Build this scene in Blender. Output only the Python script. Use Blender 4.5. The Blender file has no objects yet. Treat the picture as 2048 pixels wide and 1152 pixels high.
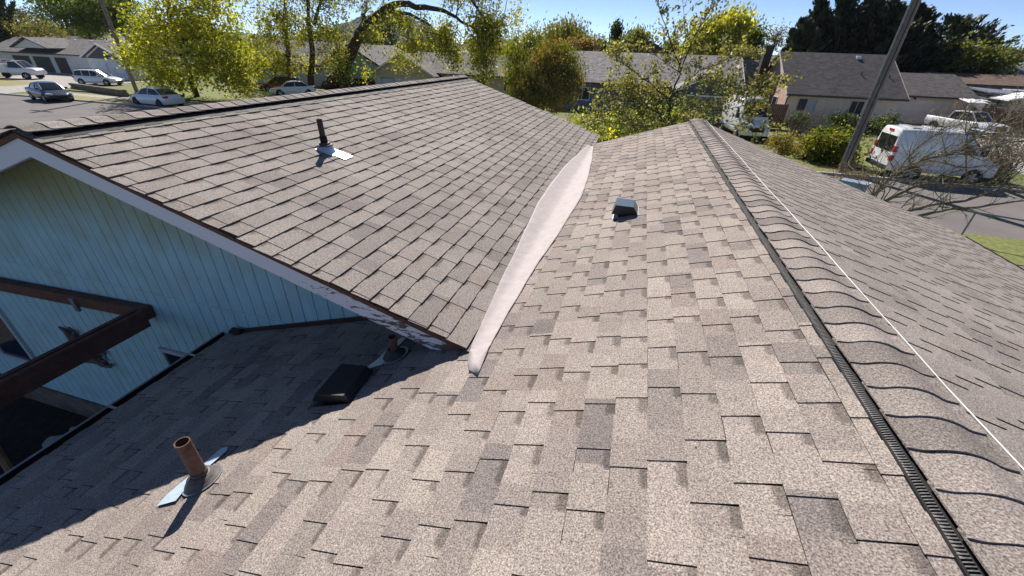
import bpy, math, random
import numpy as np
from math import sin, cos, pi, radians, hypot
from mathutils import Vector, Matrix

# ------------------------------------------------------------------ camera, sky, sun, exposure
sc = bpy.context.scene
CAMH = 5.1
FPX = 813.225
TH, ROLL, YAW = 0.5299, 0.0351, -0.2616
FW = np.array([sin(YAW)*cos(TH), cos(YAW)*cos(TH), -sin(TH)])
_r = np.array([cos(YAW), -sin(YAW), 0.0]); _u = np.cross(_r, FW)
RT = _r*cos(ROLL)+_u*sin(ROLL); UP = -_r*sin(ROLL)+_u*cos(ROLL)
cam_d = bpy.data.cameras.new("camera"); cam = bpy.data.objects.new("camera", cam_d)
sc.collection.objects.link(cam); sc.camera = cam
cam.matrix_world = Matrix(((RT[0], UP[0], -FW[0], 0), (RT[1], UP[1], -FW[1], 0), (RT[2], UP[2], -FW[2], CAMH), (0, 0, 0, 1)))
cam_d.sensor_width = 36.0; cam_d.lens = 36.0*FPX/2048; cam_d.clip_start = 0.05; cam_d.clip_end = 6000

SUN_EL, SUN_AZ = radians(41.5), radians(-27.5)
w = bpy.data.worlds.new("World"); sc.world = w; w.use_nodes = True
nt = w.node_tree; nt.nodes.clear()
sky = nt.nodes.new("ShaderNodeTexSky"); sky.sky_type = 'NISHITA'; sky.sun_disc = False
sky.sun_elevation = SUN_EL; sky.sun_rotation = SUN_AZ % (2*pi)
sky.air_density = 0.36; sky.dust_density = 0.0; sky.ozone_density = 1.5; sky.altitude = 50
bg = nt.nodes.new("ShaderNodeBackground"); bg.inputs[1].default_value = 0.105
wo = nt.nodes.new("ShaderNodeOutputWorld")
nt.links.new(sky.outputs[0], bg.inputs[0]); nt.links.new(bg.outputs[0], wo.inputs[0])
sun_d = bpy.data.lights.new("sun", 'SUN'); sun_d.energy = 5.0; sun_d.angle = radians(0.5); sun_d.color = (1.0, 0.94, 0.86)
sun = bpy.data.objects.new("sun", sun_d); sc.collection.objects.link(sun)
SD = Vector((sin(SUN_AZ)*cos(SUN_EL), cos(SUN_AZ)*cos(SUN_EL), sin(SUN_EL)))
sun.rotation_euler = SD.to_track_quat('Z', 'Y').to_euler(); sun.location = (0, 0, 30)
sc.view_settings.view_transform = 'Standard'; sc.view_settings.look = 'None'
sc.view_settings.exposure = 0.5; sc.view_settings.gamma = 1.0

# ------------------------------------------------------------------ helpers
rng = random.Random(7)
nrg = np.random.default_rng(11)
def ray(px, py):
    return (px-1024)/FPX*RT-(py-576)/FPX*UP+FW
def atY(px, py, Y):                     # point of the photograph's pixel ray that stands at world depth Y
    r = ray(px, py); q = r*(Y/r[1]); return (q[0], q[1], q[2]+CAMH)
def atG(px, py, z=0.0):
    r = ray(px, py); q = r*((z-CAMH)/r[2]); return (q[0], q[1], z)

def tag(o, label=None, cat=None, group=None, kind=None):
    if label: o['label'] = label
    if cat: o['category'] = cat
    if group: o['group'] = group
    if kind: o['kind'] = kind
    return o
def empty(name, loc, label, cat, rz=0.0, group=None):
    o = bpy.data.objects.new(name, None); sc.collection.objects.link(o)
    o.location = loc; o.rotation_euler = (0, 0, rz); o.empty_display_size = 0.2
    return tag(o, label, cat, group)
def copy_tree(o, parent=None):
    c = o.copy(); sc.collection.objects.link(c)
    if parent: c.parent = parent
    for ch in list(o.children): copy_tree(ch, c)
    return c

class MB:
    def __init__(s): s.v = []; s.f = []; s.c = []; s.smooth = False
    def face(s, pts, col=None):
        i = len(s.v); s.v.extend([tuple(p) for p in pts]); s.f.append(tuple(range(i, i+len(pts)))); s.c.append(col)
    def quadc(s, pts, cols):
        i = len(s.v); s.v.extend([tuple(p) for p in pts]); s.f.append(tuple(range(i, i+len(pts)))); s.c.append(cols)
    def box(s, a, b, col=None):
        x0, y0, z0 = a; x1, y1, z1 = b
        p = [(x0,y0,z0),(x1,y0,z0),(x1,y1,z0),(x0,y1,z0),(x0,y0,z1),(x1,y0,z1),(x1,y1,z1),(x0,y1,z1)]
        i = len(s.v); s.v.extend(p)
        for f in ((0,3,2,1),(4,5,6,7),(0,1,5,4),(1,2,6,5),(2,3,7,6),(3,0,4,7)):
            s.f.append(tuple(i+k for k in f)); s.c.append(col)
    def prism(s, poly, d, col=None):      # polygon (3D list) extruded by vector d
        n = len(poly); i = len(s.v); d = Vector(d)
        s.v.extend([tuple(p) for p in poly]); s.v.extend([tuple(Vector(p)+d) for p in poly])
        s.f.append(tuple(range(i, i+n))[::-1]); s.f.append(tuple(range(i+n, i+2*n))); s.c += [col, col]
        for k in range(n):
            j = (k+1) % n; s.f.append((i+k, i+j, i+n+j, i+n+k)); s.c.append(col)
    def tube(s, pts, rad, n=8, cap=True, col=None):
        pts = [Vector(p) for p in pts]
        if not hasattr(rad, '__len__'): rad = [rad]*len(pts)
        rings = []; ref = Vector((0.13, 0.21, 0.97))
        for k, p in enumerate(pts):
            t = (pts[min(k+1, len(pts)-1)]-pts[max(k-1, 0)]).normalized()
            a = t.cross(ref)
            if a.length < .15: a = t.cross(Vector((1, 0, 0)))
            a.normalize(); b = t.cross(a); i = len(s.v)
            for q in range(n):
                an = 2*pi*q/n; s.v.append(tuple(p+(a*cos(an)+b*sin(an))*rad[k]))
            rings.append(i)
        for k in range(len(rings)-1):
            for q in range(n):
                r = (q+1) % n; s.f.append((rings[k]+q, rings[k]+r, rings[k+1]+r, rings[k+1]+q)); s.c.append(col)
        if cap:
            s.f.append(tuple(rings[0]+q for q in range(n))[::-1]); s.f.append(tuple(rings[-1]+q for q in range(n))); s.c += [col, col]
    def loft(s, secs, closed=True, cap=True, col=None):
        n = len(secs[0]); base = []
        for sec in secs:
            base.append(len(s.v)); s.v.extend([tuple(p) for p in sec])
        for k in range(len(secs)-1):
            for q in range(n if closed else n-1):
                r = (q+1) % n; s.f.append((base[k]+q, base[k]+r, base[k+1]+r, base[k+1]+q)); s.c.append(col)
        if cap:
            s.f.append(tuple(base[0]+q for q in range(n))[::-1]); s.f.append(tuple(base[-1]+q for q in range(n))); s.c += [col, col]
    def build(s, name, mat, parent=None, off=None, smooth=None, recalc=False):
        me = bpy.data.meshes.new(name)
        v = s.v if off is None else [(a-off[0], b-off[1], c-off[2]) for a, b, c in s.v]
        me.from_pydata(v, [], s.f); me.materials.append(mat)
        if any(c is not None for c in s.c):
            at = me.color_attributes.new("tint", 'FLOAT_COLOR', 'CORNER'); arr = []
            for f, c in zip(s.f, s.c):
                if c is None: c = (1, 1, 1)
                if hasattr(c[0], '__len__'):
                    for cc in c: arr.extend((cc[0], cc[1], cc[2], 1))
                else: arr.extend((c[0], c[1], c[2], 1)*len(f))
            at.data.foreach_set('color', arr)
        if recalc or smooth:
            import bmesh
            bm = bmesh.new(); bm.from_mesh(me); bmesh.ops.remove_doubles(bm, verts=bm.verts, dist=1e-5)
            if recalc: bmesh.ops.recalc_face_normals(bm, faces=bm.faces)
            bm.to_mesh(me); bm.free()
        if smooth:
            me.polygons.foreach_set('use_smooth', [True]*len(me.polygons)); me.set_sharp_from_angle(angle=smooth)
        me.update()
        o = bpy.data.objects.new(name, me); sc.collection.objects.link(o)
        if parent: o.parent = parent
        return o

def mat(name, col, rough=0.7, metal=0.0, noise=0.0, nscale=6.0, spec=0.5, bump=0.0, bscale=40.0, coat=0.0, attr=False, col2=None):
    m = bpy.data.materials.new(name); m.use_nodes = True; n = m.node_tree.nodes; l = m.node_tree.links
    b = n["Principled BSDF"]; b.inputs['Base Color'].default_value = (*col, 1); b.inputs['Roughness'].default_value = rough
    b.inputs['Metallic'].default_value = metal; b.inputs['Specular IOR Level'].default_value = spec
    if coat: b.inputs['Coat Weight'].default_value = coat; b.inputs['Coat Roughness'].default_value = 0.05
    tc = n.new("ShaderNodeTexCoord"); src = None
    if attr:
        a = n.new("ShaderNodeVertexColor"); a.layer_name = "tint"; src = a.outputs[0]
    if noise > 0 or col2:
        t = n.new("ShaderNodeTexNoise"); t.inputs['Scale'].default_value = nscale; t.inputs['Detail'].default_value = 6; t.inputs['Roughness'].default_value = .65
        l.new(tc.outputs['Object'], t.inputs['Vector'])
        r = n.new("ShaderNodeValToRGB"); r.color_ramp.elements[0].position = .32; r.color_ramp.elements[1].position = .68
        c2 = col2 if col2 else tuple(min(1, c*(1+noise)) for c in col)
        c1 = tuple(c*(1-noise) for c in col) if not col2 else col
        r.color_ramp.elements[0].color = (*c1, 1); r.color_ramp.elements[1].color = (*c2, 1)
        l.new(t.outputs[0], r.inputs[0])
        if src:
            mx = n.new("ShaderNodeMix"); mx.data_type = 'RGBA'; mx.blend_type = 'MULTIPLY'; mx.inputs[0].default_value = 1
            l.new(src, mx.inputs[6]); l.new(r.outputs[0], mx.inputs[7]); src = mx.outputs[2]
        else: src = r.outputs[0]
    if src: l.new(src, b.inputs['Base Color'])
    if bump > 0:
        t = n.new("ShaderNodeTexNoise"); t.inputs['Scale'].default_value = bscale; t.inputs['Detail'].default_value = 4
        l.new(tc.outputs['Object'], t.inputs['Vector'])
        bp = n.new("ShaderNodeBump"); bp.inputs['Strength'].default_value = bump; bp.inputs['Distance'].default_value = 0.02
        l.new(t.outputs[0], bp.inputs['Height']); l.new(bp.outputs[0], b.inputs['Normal'])
    return m

def granule_mat(name, use_attr=True, base=(0.3, 0.27, 0.25), gs=165.0):
    m = bpy.data.materials.new(name); m.use_nodes = True; n = m.node_tree.nodes; l = m.node_tree.links
    b = n["Principled BSDF"]; b.inputs['Roughness'].default_value = 0.92; b.inputs['Specular IOR Level'].default_value = 0.25
    tc = n.new("ShaderNodeTexCoord")
    g = n.new("ShaderNodeTexNoise"); g.inputs['Scale'].default_value = gs; g.inputs['Detail'].default_value = 3; g.inputs['Roughness'].default_value = .8
    l.new(tc.outputs['Object'], g.inputs['Vector'])
    r = n.new("ShaderNodeValToRGB"); e = r.color_ramp.elements
    e[0].position = .35; e[0].color = (.3, .28, .29, 1); e[1].position = .67; e[1].color = (1.9, 1.86, 1.76, 1)
    q = e.new(.5); q.color = (.98, .96, .95, 1)
    l.new(g.outputs[0], r.inputs[0])
    big = n.new("ShaderNodeTexNoise"); big.inputs['Scale'].default_value = 1.1; big.inputs['Detail'].default_value = 5
    l.new(tc.outputs['Object'], big.inputs['Vector'])
    r2 = n.new("ShaderNodeValToRGB"); r2.color_ramp.elements[0].position = .3; r2.color_ramp.elements[1].position = .7
    r2.color_ramp.elements[0].color = (.88, .86, .86, 1); r2.color_ramp.elements[1].color = (1.1, 1.09, 1.06, 1)
    l.new(big.outputs[0], r2.inputs[0])
    m1 = n.new("ShaderNodeMix"); m1.data_type = 'RGBA'; m1.blend_type = 'MULTIPLY'; m1.inputs[0].default_value = 1; m1.clamp_result = False
    m2 = n.new("ShaderNodeMix"); m2.data_type = 'RGBA'; m2.blend_type = 'MULTIPLY'; m2.inputs[0].default_value = 1; m2.clamp_result = False
    if use_attr:
        a = n.new("ShaderNodeVertexColor"); a.layer_name = "tint"; l.new(a.outputs[0], m1.inputs[6])
    else:
        oi = n.new("ShaderNodeObjectInfo"); r3 = n.new("ShaderNodeValToRGB"); r3.color_ramp.interpolation = 'CONSTANT'
        cs = [(0, .96), (.3, .72), (.45, 1.12), (.65, .85), (.8, 1.02)]
        r3.color_ramp.elements[0].color = (*[c*.96 for c in base], 1); r3.color_ramp.elements[1].position = .9; r3.color_ramp.elements[1].color = (base[0]*.8, base[1]*.78, base[2]*.76, 1)
        for p, k in cs[1:]:
            z = r3.color_ramp.elements.new(p); z.color = (base[0]*k, base[1]*k, base[2]*k, 1)
        l.new(oi.outputs['Random'], r3.inputs[0]); l.new(r3.outputs[0], m1.inputs[6])
    l.new(r.outputs[0], m1.inputs[7]); l.new(m1.outputs[2], m2.inputs[6]); l.new(r2.outputs[0], m2.inputs[7])
    l.new(m2.outputs[2], b.inputs['Base Color'])
    bp = n.new("ShaderNodeBump"); bp.inputs['Strength'].default_value = .35; bp.inputs['Distance'].default_value = .002
    l.new(g.outputs[0], bp.inputs['Height']); l.new(bp.outputs[0], b.inputs['Normal'])
    return m

def leaf_mat(name, trans=0.52, sat=1.0):
    m = bpy.data.materials.new(name); m.use_nodes = True; n = m.node_tree.nodes; l = m.node_tree.links
    out = n["Material Output"]; b = n["Principled BSDF"]; b.inputs['Roughness'].default_value = .5; b.inputs['Specular IOR Level'].default_value = .35
    a = n.new("ShaderNodeVertexColor"); a.layer_name = "tint"
    l.new(a.outputs[0], b.inputs['Base Color'])
    t = n.new("ShaderNodeBsdfTranslucent"); g = n.new("ShaderNodeMix"); g.data_type = 'RGBA'; g.blend_type = 'MULTIPLY'; g.inputs[0].default_value = 1; g.clamp_result = False
    g.inputs[7].default_value = (1.8*sat, 1.72*sat, .45*sat, 1); l.new(a.outputs[0], g.inputs[6]); l.new(g.outputs[2], t.inputs[0])
    mx = n.new("ShaderNodeMixShader"); mx.inputs[0].default_value = trans
    l.new(b.outputs[0], mx.inputs[1]); l.new(t.outputs[0], mx.inputs[2]); l.new(mx.outputs[0], out.inputs[0])
    return m

M = dict(
    shingle=granule_mat("shingle"), cap=granule_mat("cap_shingle", False, (0.29, 0.262, 0.245)),
    far_shingle=mat("far_shingle", (.1, .09, .095), .9, noise=.35, nscale=5, attr=True),
    black_metal=mat("black_metal", (.012, .012, .014), .5, noise=.2, nscale=30),
    black_plastic=mat("black_plastic", (.012, .012, .013), .7, spec=.2, noise=.3, nscale=50, bump=.15),
    membrane=mat("membrane", (.50, .445, .437), .8, spec=.2, noise=.09, nscale=11, bump=.25, bscale=14),
    white_string=mat("white_string", (.85, .84, .83), .6),
    galv=mat("galvanised", (.55, .58, .62), .38, .75, noise=.22, nscale=18),
    galv_bright=mat("galvanised_bright", (.86, .88, .9), .5, .3, noise=.05, nscale=12),
    rubber=mat("rubber", (.05, .045, .043), .6, noise=.4, nscale=22),
    rubber_dust=mat("rubber_dusty", (.13, .115, .11), .6, noise=.4, nscale=25),
    rust_pipe=mat("rusty_pipe", (.13, .07, .055), .75, noise=.45, nscale=14, bump=.2),
    dark_pipe=mat("dark_pipe", (.03, .027, .026), .7, noise=.4, nscale=20),
    brown_wood=mat("brown_wood", (.12, .055, .033), .75, noise=.4, nscale=9, bump=.3, bscale=30),
    darkbrown=mat("dark_brown_paint", (.05, .022, .018), .55, noise=.3, nscale=9, bump=.1),
    concrete=mat("concrete", (.36, .34, .31), .9, noise=.25, nscale=3, bump=.2),
    kerb=mat("kerb_concrete", (.4, .38, .35), .9, noise=.25, nscale=2),
    bark=mat("bark", (.055, .043, .034), .95, noise=.55, nscale=7, bump=.6, bscale=14),
    bark_light=mat("bark_lichen", (.2, .17, .125), .95, noise=.6, nscale=12, bump=.6, bscale=22),
    twig=mat("twig_bark", (.16, .125, .1), .9, noise=.4, nscale=8),
    polewood=mat("pole_wood", (.24, .2, .175), .9, noise=.3, nscale=4, bump=.4, bscale=12),
    white_paint=mat("white_car_paint", (.8, .81, .82), .3, coat=.8),
    blue_paint=mat("dark_blue_car_paint", (.012, .024, .045), .3, 0, coat=.5),
    red_paint=mat("red_car_paint", (.22, .012, .014), .3, .1, coat=1),
    glass=mat("car_glass", (.012, .016, .02), .06, spec=.8),
    glass_sky=mat("windscreen_glass", (.07, .1, .12), .08, spec=.9),
    tyre=mat("tyre", (.015, .015, .015), .85), rim=mat("rim", (.35, .36, .37), .35, .8), rim_dark=mat("rim_dark", (.04, .04, .045), .4, .6),
    lamp=mat("headlamp", (.7, .72, .74), .15), tail=mat("tail_lamp", (.45, .015, .012), .25), chrome=mat("chrome", (.6, .6, .62), .2, 1),
    trimblack=mat("trim_black", (.02, .02, .022), .6),
    leaf=leaf_mat("leaf"), leaf_dark=leaf_mat("leaf_dark", .12, .6), leaf_soft=leaf_mat("leaf_soft", .42, .9),
)

# ------------------------------------------------------------------ our own house (roof under the camera)
ML, MRR = 0.32158, 0.3300            # slope of left planes / right plane
RX, RZ = 1.170, CAMH-1.0733           # main ridge
YF, YFW, YN = 9.23, 10.4, 1.93       # far rakes, near rake of the wing
GX, GZ = -4.19, CAMH-0.5935          # wing ridge
VX = -0.7636; VZ = RZ-ML*(RX-VX)     # valley line
GUTX = -3.665; EAVX = 6.23
YBACK = -3.2; YW = 2.5               # back end of main roof ; wing gable wall

house = empty("house", (0, 0, 0), "light blue house with two brown shingled gable roofs meeting in a white valley", "house")

PAL = [((.345,.300,.272), 6), ((.312,.272,.249), 5), ((.275,.24,.222), 3.5), ((.235,.207,.196), 2.0), ((.36,.314,.282), 2.5), ((.285,.238,.214), 1.4), ((.30,.27,.244), 1.0), ((.205,.182,.175), .8)]
def pick(r, dark=0.0, bias=1.0):
    t = r.random()*sum(p[1] for p in PAL)
    for c, wgt in PAL:
        t -= wgt
        if t <= 0: break
    k = bias*(1-dark)*r.uniform(.94, 1.06)
    return (c[0]*k, c[1]*k, c[2]*k)

def shingles(name, O, s, n, run, y0, y1, e=0.1435, seed=1, period=0.28, tb=.0048, tt=.0042, parent=None, tw=(.11, .19), gw=(.075, .14), bias=1.0, off=0.0, edge=None, label=None, bandk=1.0, flat=.12, cast=(.97, .985, 1.0)):
    r = random.Random(seed); mb = MB(); O = Vector(O); s = Vector(s); n = Vector(n)
    P = lambda y, b, h: (O+s*b+n*h+Vector((0, y, 0)))[:]
    i = 0; b0 = -off
    while b0 < run-.02:
        b1 = min(b0+e, run); bs = max(b0, 0.0)
        ph = r.uniform(0, 6); wob = lambda y: .0022*sin(y*2.1+ph)+.0012*sin(y*6.3+ph*2)
        ye = y0+(r.uniform(-.012, .012)+.01*sin(b0*5) if edge else 0); yend = y1+r.uniform(-.006, .006)
        y = ye; gap = True; rowb = r.uniform(.965, 1.035)
        y -= r.uniform(0, .2)
        hb = lambda b: tb*(b-b0)/e
        cuts = []; yy_ = ye
        while yy_ < yend: yy_ += r.uniform(.13, .42); cuts.append(yy_)
        cols = [tuple((c_*(1-flat)+m_*bias*flat)*k_ for c_, m_, k_ in zip(pick(r, 0, bias*rowb), (.315, .275, .25), cast)) for _ in range(len(cuts)+1)]
        first = True
        while y < yend:
            wd = r.uniform(*gw) if gap else r.uniform(*tw)
            if not gap and r.random() < .12: wd *= 1.7
            ya, yb = max(y, ye), min(y+wd, yend)
            y += wd
            if yb-ya < .004: gap = not gap; continue
            j = r.uniform(-.0018, .0018)
            cells = [ya]+[c for c in cuts if ya+.015 < c < yb-.015]+[yb]
            for ci in range(len(cells)-1):
                ca, cb = cells[ci], cells[ci+1]; col = cols[sum(1 for c in cuts if c <= (ca+cb)/2)]
                k_ = r.uniform(.97, 1.03); col = tuple(c*k_ for c in col)
                if gap:
                    wa, wb = wob(ca), wob(cb)
                    mb.face([P(ca, bs, hb(bs)), P(ca, b1+wa, hb(b1)), P(cb, b1+wb, hb(b1)), P(cb, bs, hb(bs))], col)
                    mb.face([P(ca, b1+wa, hb(b1)), P(ca, b1+wa, -.002), P(cb, b1+wb, -.002), P(cb, b1+wb, hb(b1))], tuple(c*.45 for c in col))
                    if ci == len(cells)-2 and b0 >= 0:     # printed dark band of granules on the lower layer, beside the next tab
                        ln = (yb-ya)*r.uniform(.5, .98) if r.random() < .9 else (yb-ya)*.3; wd_ = e*r.uniform(.22, .34)*bandk; dk = r.uniform(.46, .62); q0, q1, q2 = cb-ln, cb-ln*.82, cb-.001
                        cd = tuple(c*dk for c in col); z_ = .00035
                        mb.quadc([P(q1, b0, hb(b0)+z_), P(q1, b0+wd_*.7, hb(b0+wd_*.7)+z_), P(q2, b0+wd_*.7, hb(b0+wd_*.7)+z_), P(q2, b0, hb(b0)+z_)], [cd]*4)
                        mb.quadc([P(q0, b0, hb(b0)+z_), P(q0+.004, b0+wd_*.7, hb(b0+wd_*.7)+z_), P(q1, b0+wd_*.7, hb(b0+wd_*.7)+z_), P(q1, b0, hb(b0)+z_)], [col, col, cd, cd])
                        mb.quadc([P(q1, b0+wd_*.7, hb(b0+wd_*.7)+z_), P(q1+.004, b0+wd_*1.15, hb(b0+wd_*1.15)+z_), P(q2, b0+wd_*1.15, hb(b0+wd_*1.15)+z_), P(q2, b0+wd_*.7, hb(b0+wd_*.7)+z_)], [cd, col, col, cd])
                else:
                    fl, lr = ci == 0, ci == len(cells)-2
                    if fl: sk = r.uniform(0, .007); sk2 = r.uniform(0, .007)
                    t0, t1 = (ca+sk, ca-sk*.2) if fl else (ca, ca)
                    u0, u1 = (cb-sk2, cb+sk2*.2) if lr else (cb, cb)
                    wa, wb = wob(ca)+j+.002, wob(cb)+j+.002; H = lambda b: hb(b)+tt
                    mb.face([P(t0, bs, H(bs)), P(t1, b1+wa, H(b1)), P(u1, b1+wb, H(b1)), P(u0, bs, H(bs))], col)
                    dk = tuple(c*.4 for c in col)
                    if fl: mb.face([P(t0, bs, H(bs)), P(t0, bs, hb(bs)-.001), P(t1, b1+wa, hb(b1)-.001), P(t1, b1+wa, H(b1))], dk)
                    if lr: mb.face([P(u0, bs, H(bs)), P(u1, b1+wb, H(b1)), P(u1, b1+wb, hb(b1)-.001), P(u0, bs, hb(bs)-.001)], dk)
                    mb.face([P(t1, b1+wa, H(b1)), P(t1, b1+wa, -.002), P(u1, b1+wb, -.002), P(u1, b1+wb, H(b1))], dk)
            gap = not gap
        # ends
        for yy, sg in ((ye, 1), (yend, -1)):
            mb.face([P(yy, bs, 0), P(yy, b1, tb), P(yy, b1, -.004), P(yy, bs, -.004)], (.06, .055, .05))
        i += 1; b0 += e
    # deck under the shingles
    Q = lambda y, b, h: P(y, b, h)
    a, c = y0+.02, y1-.02
    for (h0, h1) in ((-.003, -.022),):
        mb.face([Q(a, 0, h0), Q(c, 0, h0), Q(c, run-.01, h0), Q(a, run-.01, h0)], (.05, .04, .03))
        mb.face([Q(a, 0, h1), Q(a, run-.01, h1), Q(c, run-.01, h1), Q(c, 0, h1)], (.1, .07, .05))
        for yy in (a, c): mb.face([Q(yy, 0, h0), Q(yy, run-.01, h0), Q(yy, run-.01, h1), Q(yy, 0, h1)], (.06, .045, .035))
        mb.face([Q(a, run-.01, h0), Q(c, run-.01, h0), Q(c, run-.01, h1), Q(a, run-.01, h1)], (.05, .04, .03))
    o = mb.build(name, M['shingle'], parent)
    if label: o['label'] = label
    return o

def unit(x, z): k = math.hypot(x, z); return (x/k, 0, z/k)
sL = unit(-1, -ML); nL = unit(-ML, 1); sR = unit(1, -MRR); nR = unit(MRR, 1); sW = unit(1, -ML); nW = unit(ML, 1)
KL = math.hypot(1, ML); KR = math.hypot(1, MRR)
shingles("roof_slope", (RX, 0, RZ), sL, nL, (RX-GUTX)*KL+.03, YBACK, YF, seed=3, parent=house, label="sunlit shingled slope between the white valley strip and the capped ridge", tw=(.13, .175), gw=(.1, .14), off=.055)
shingles("roof_slope", (RX, 0, RZ), sR, nR, (EAVX-RX)*KR, YBACK, YF, seed=5, parent=house, label="greyer shingled slope right of the capped ridge", bias=1.03, off=.03, flat=.5, cast=(.97, 1.0, 1.02), bandk=.6)
shingles("roof_slope", (GX, 0, GZ), sW, nW, (VX-GX)*KL+.02, YN, YFW, seed=8, parent=house, edge=True, label="shingled slope of the left gable with a pipe standing in its middle", bias=1.0, off=.04, flat=.35, cast=(.95, .99, 1.02), tt=.0034, tb=.0085, tw=(.11, .22), gw=(.1, .2), bandk=.8)
shingles("roof_slope", (GX, 0, GZ), sL, nL, 7.4*KL, YN, YFW, seed=9, parent=house, label="far slope of the left gable, hidden behind its ridge and widened to shade the yard", bias=.9, tt=.0055, tb=.0072)

# ridge caps -------------------------------------------------------
def cap_mesh(m1, m2, wid=.148, ln=.178):
    mb = MB(); xs = np.linspace(-wid, wid, 17); secs = []
    def prof(x):
        a = abs(x); mm = m1 if x < 0 else m2
        z = -mm*(math.sqrt(a*a+.045**2)-.045)
        fl = max(0, (a-.105)/.043); z += .005*fl*fl - .006*math.exp(-((a-.1)/.03)**2)
        return z
    top = [[], []]
    for k, (y, dz) in enumerate(((0, .0070), (ln, -.0008))):
        for x in xs: top[k].append((x, y, prof(x)+dz))
    bot = [[(x, y, z-.0065) for x, y, z in t] for t in top]
    for q in range(16):
        mb.face([top[0][q], top[0][q+1], top[1][q+1], top[1][q]])
        mb.face([bot[0][q+1], bot[0][q], bot[1][q], bot[1][q+1]])
        mb.face([bot[0][q], bot[0][q+1], top[0][q+1], top[0][q]])
        mb.face([bot[1][q+1], bot[1][q], top[1][q], top[1][q+1]])
    for q in (0, 16):
        mb.face([bot[0][q], top[0][q], top[1][q], bot[1][q]])
    return mb
r_ = random.Random(4)
def caps(x, z, m1, m2, y0, y1, e, seed, labels=None):
    first = cap_mesh(m1, m2).build("ridge_cap", M['cap'], house, smooth=radians(50), recalc=True)
    n = int((y1-y0)/e)
    for k in range(n+1):
        o = first if k == 0 else first.copy()
        if k: sc.collection.objects.link(o)
        o.location = (x+r_.uniform(-.003, .003), y0+k*e, z+r_.uniform(-.0006, .0006)); o.rotation_euler = (0, 0, r_.uniform(-.012, .012))
VH = .021
caps(RX, RZ+VH+.006, ML, MRR, -1.6, YF-.15, .1475, 1)
caps(GX, GZ+VH+.004, ML, ML, YN+.02, YFW-.15, .1475, 2)

def ridge_vent(x, z, m1, m2, y0, y1, nm):
    mb = MB()
    for sg, m_ in ((-1, m1), (1, m2)):
        X = lambda d: x+sg*d
        Zs = lambda d, h: z-m_*d+h
        prof = [(0, VH-.004), (.136, VH-.006), (.141, .012), (.141, .004), (.163, .004), (.163, .011), (.169, .010), (.171, .001)]
        for (d0, h0), (d1, h1) in zip(prof, prof[1:]):
            mb.face([(X(d0), y0, Zs(d0, h0)), (X(d0), y1, Zs(d0, h0)), (X(d1), y1, Zs(d1, h1)), (X(d1), y0, Zs(d1, h1))])
        for yy in (y0, y1):
            mb.face([(X(d), yy, Zs(d, h)) for d, h in prof]+[(X(.171), yy, Zs(.171, -.004)), (X(0), yy, Zs(0, -.004))])
    o = mb.build("ridge_vent", M['black_plastic'], house)
    fb = MB()
    for sg, m_ in ((-1, m1), (1, m2)):
        y = y0+.01
        while y < y1-.01:
            a = lambda d, h, yy: (x+sg*d, yy, z-m_*d+h)
            p = [a(.141, .004, y), a(.141, .0125, y), a(.152, .0115, y), a(.1635, .0085, y), a(.1635, .004, y)]
            fb.prism(p, (0, .0036, 0)); y += .0105
    fb.build("comb", M['combgrey'], o)
    return o
M['combgrey'] = mat("comb_grey", (.09, .09, .095), .6, noise=.5, nscale=60)
ridge_vent(RX, RZ, ML, MRR, YBACK, YF-.04, 'main')
ridge_vent(GX, GZ, ML, ML, YN+.06, YFW-.06, 'wing')
# lip strip of dark flashing under the wing caps
mb = MB()
mb.face([(GX+.168, YN+.05, GZ-ML*.168+.0118), (GX+.168, YFW-.05, GZ-ML*.168+.0118), (GX+.205, YFW-.05, GZ-ML*.205+.0098), (GX+.205, YN+.05, GZ-ML*.205+.0098)])
mb.face([(GX+.205, YN+.05, GZ-ML*.205+.0098), (GX+.205, YFW-.05, GZ-ML*.205+.0098), (GX+.206, YFW-.05, GZ-ML*.206+.002), (GX+.206, YN+.05, GZ-ML*.206+.002)])
mb.build("vent_flange", M['black_plastic'], house)

# rake boards ------------------------------------------------------
def peel_mat():
    m = mat("peeling_white_paint", (.68, .68, .70), .7); n = m.node_tree.nodes; l = m.node_tree.links; b = n["Principled BSDF"]
    tc = n.new("ShaderNodeTexCoord"); mp = n.new("ShaderNodeMapping"); mp.inputs['Scale'].default_value = (3.5, 3.5, 16); mp.inputs['Rotation'].default_value = (0, -.31, 0)
    t = n.new("ShaderNodeTexNoise"); t.inputs['Scale'].default_value = 2.4; t.inputs['Detail'].default_value = 9; t.inputs['Roughness'].default_value = .68
    l.new(tc.outputs['Object'], mp.inputs[0]); l.new(mp.outputs[0], t.inputs['Vector'])
    sx = n.new("ShaderNodeSeparateXYZ"); l.new(tc.outputs['Object'], sx.inputs[0])
    mr = n.new("ShaderNodeMapRange"); mr.inputs[1].default_value = -2.6; mr.inputs[2].default_value = -.75; mr.inputs[3].default_value = -.13; mr.inputs[4].default_value = .13
    l.new(sx.outputs[0], mr.inputs[0])
    ad = n.new("ShaderNodeMath"); ad.operation = 'ADD'; l.new(t.outputs[0], ad.inputs[0]); l.new(mr.outputs[0], ad.inputs[1])
    cr = n.new("ShaderNodeValToRGB"); cr.color_ramp.elements[0].position = .565; cr.color_ramp.elements[1].position = .59
    cr.color_ramp.elements[0].color = (.74, .76, .84, 1); cr.color_ramp.elements[1].color = (.13, .095, .075, 1)  # white paint tinted blue, the shade's skylight put into the colour
    l.new(ad.outputs[0], cr.inputs[0]); l.new(cr.outputs[0], b.inputs['Base Color'])
    return m
M['peel'] = peel_mat()
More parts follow.
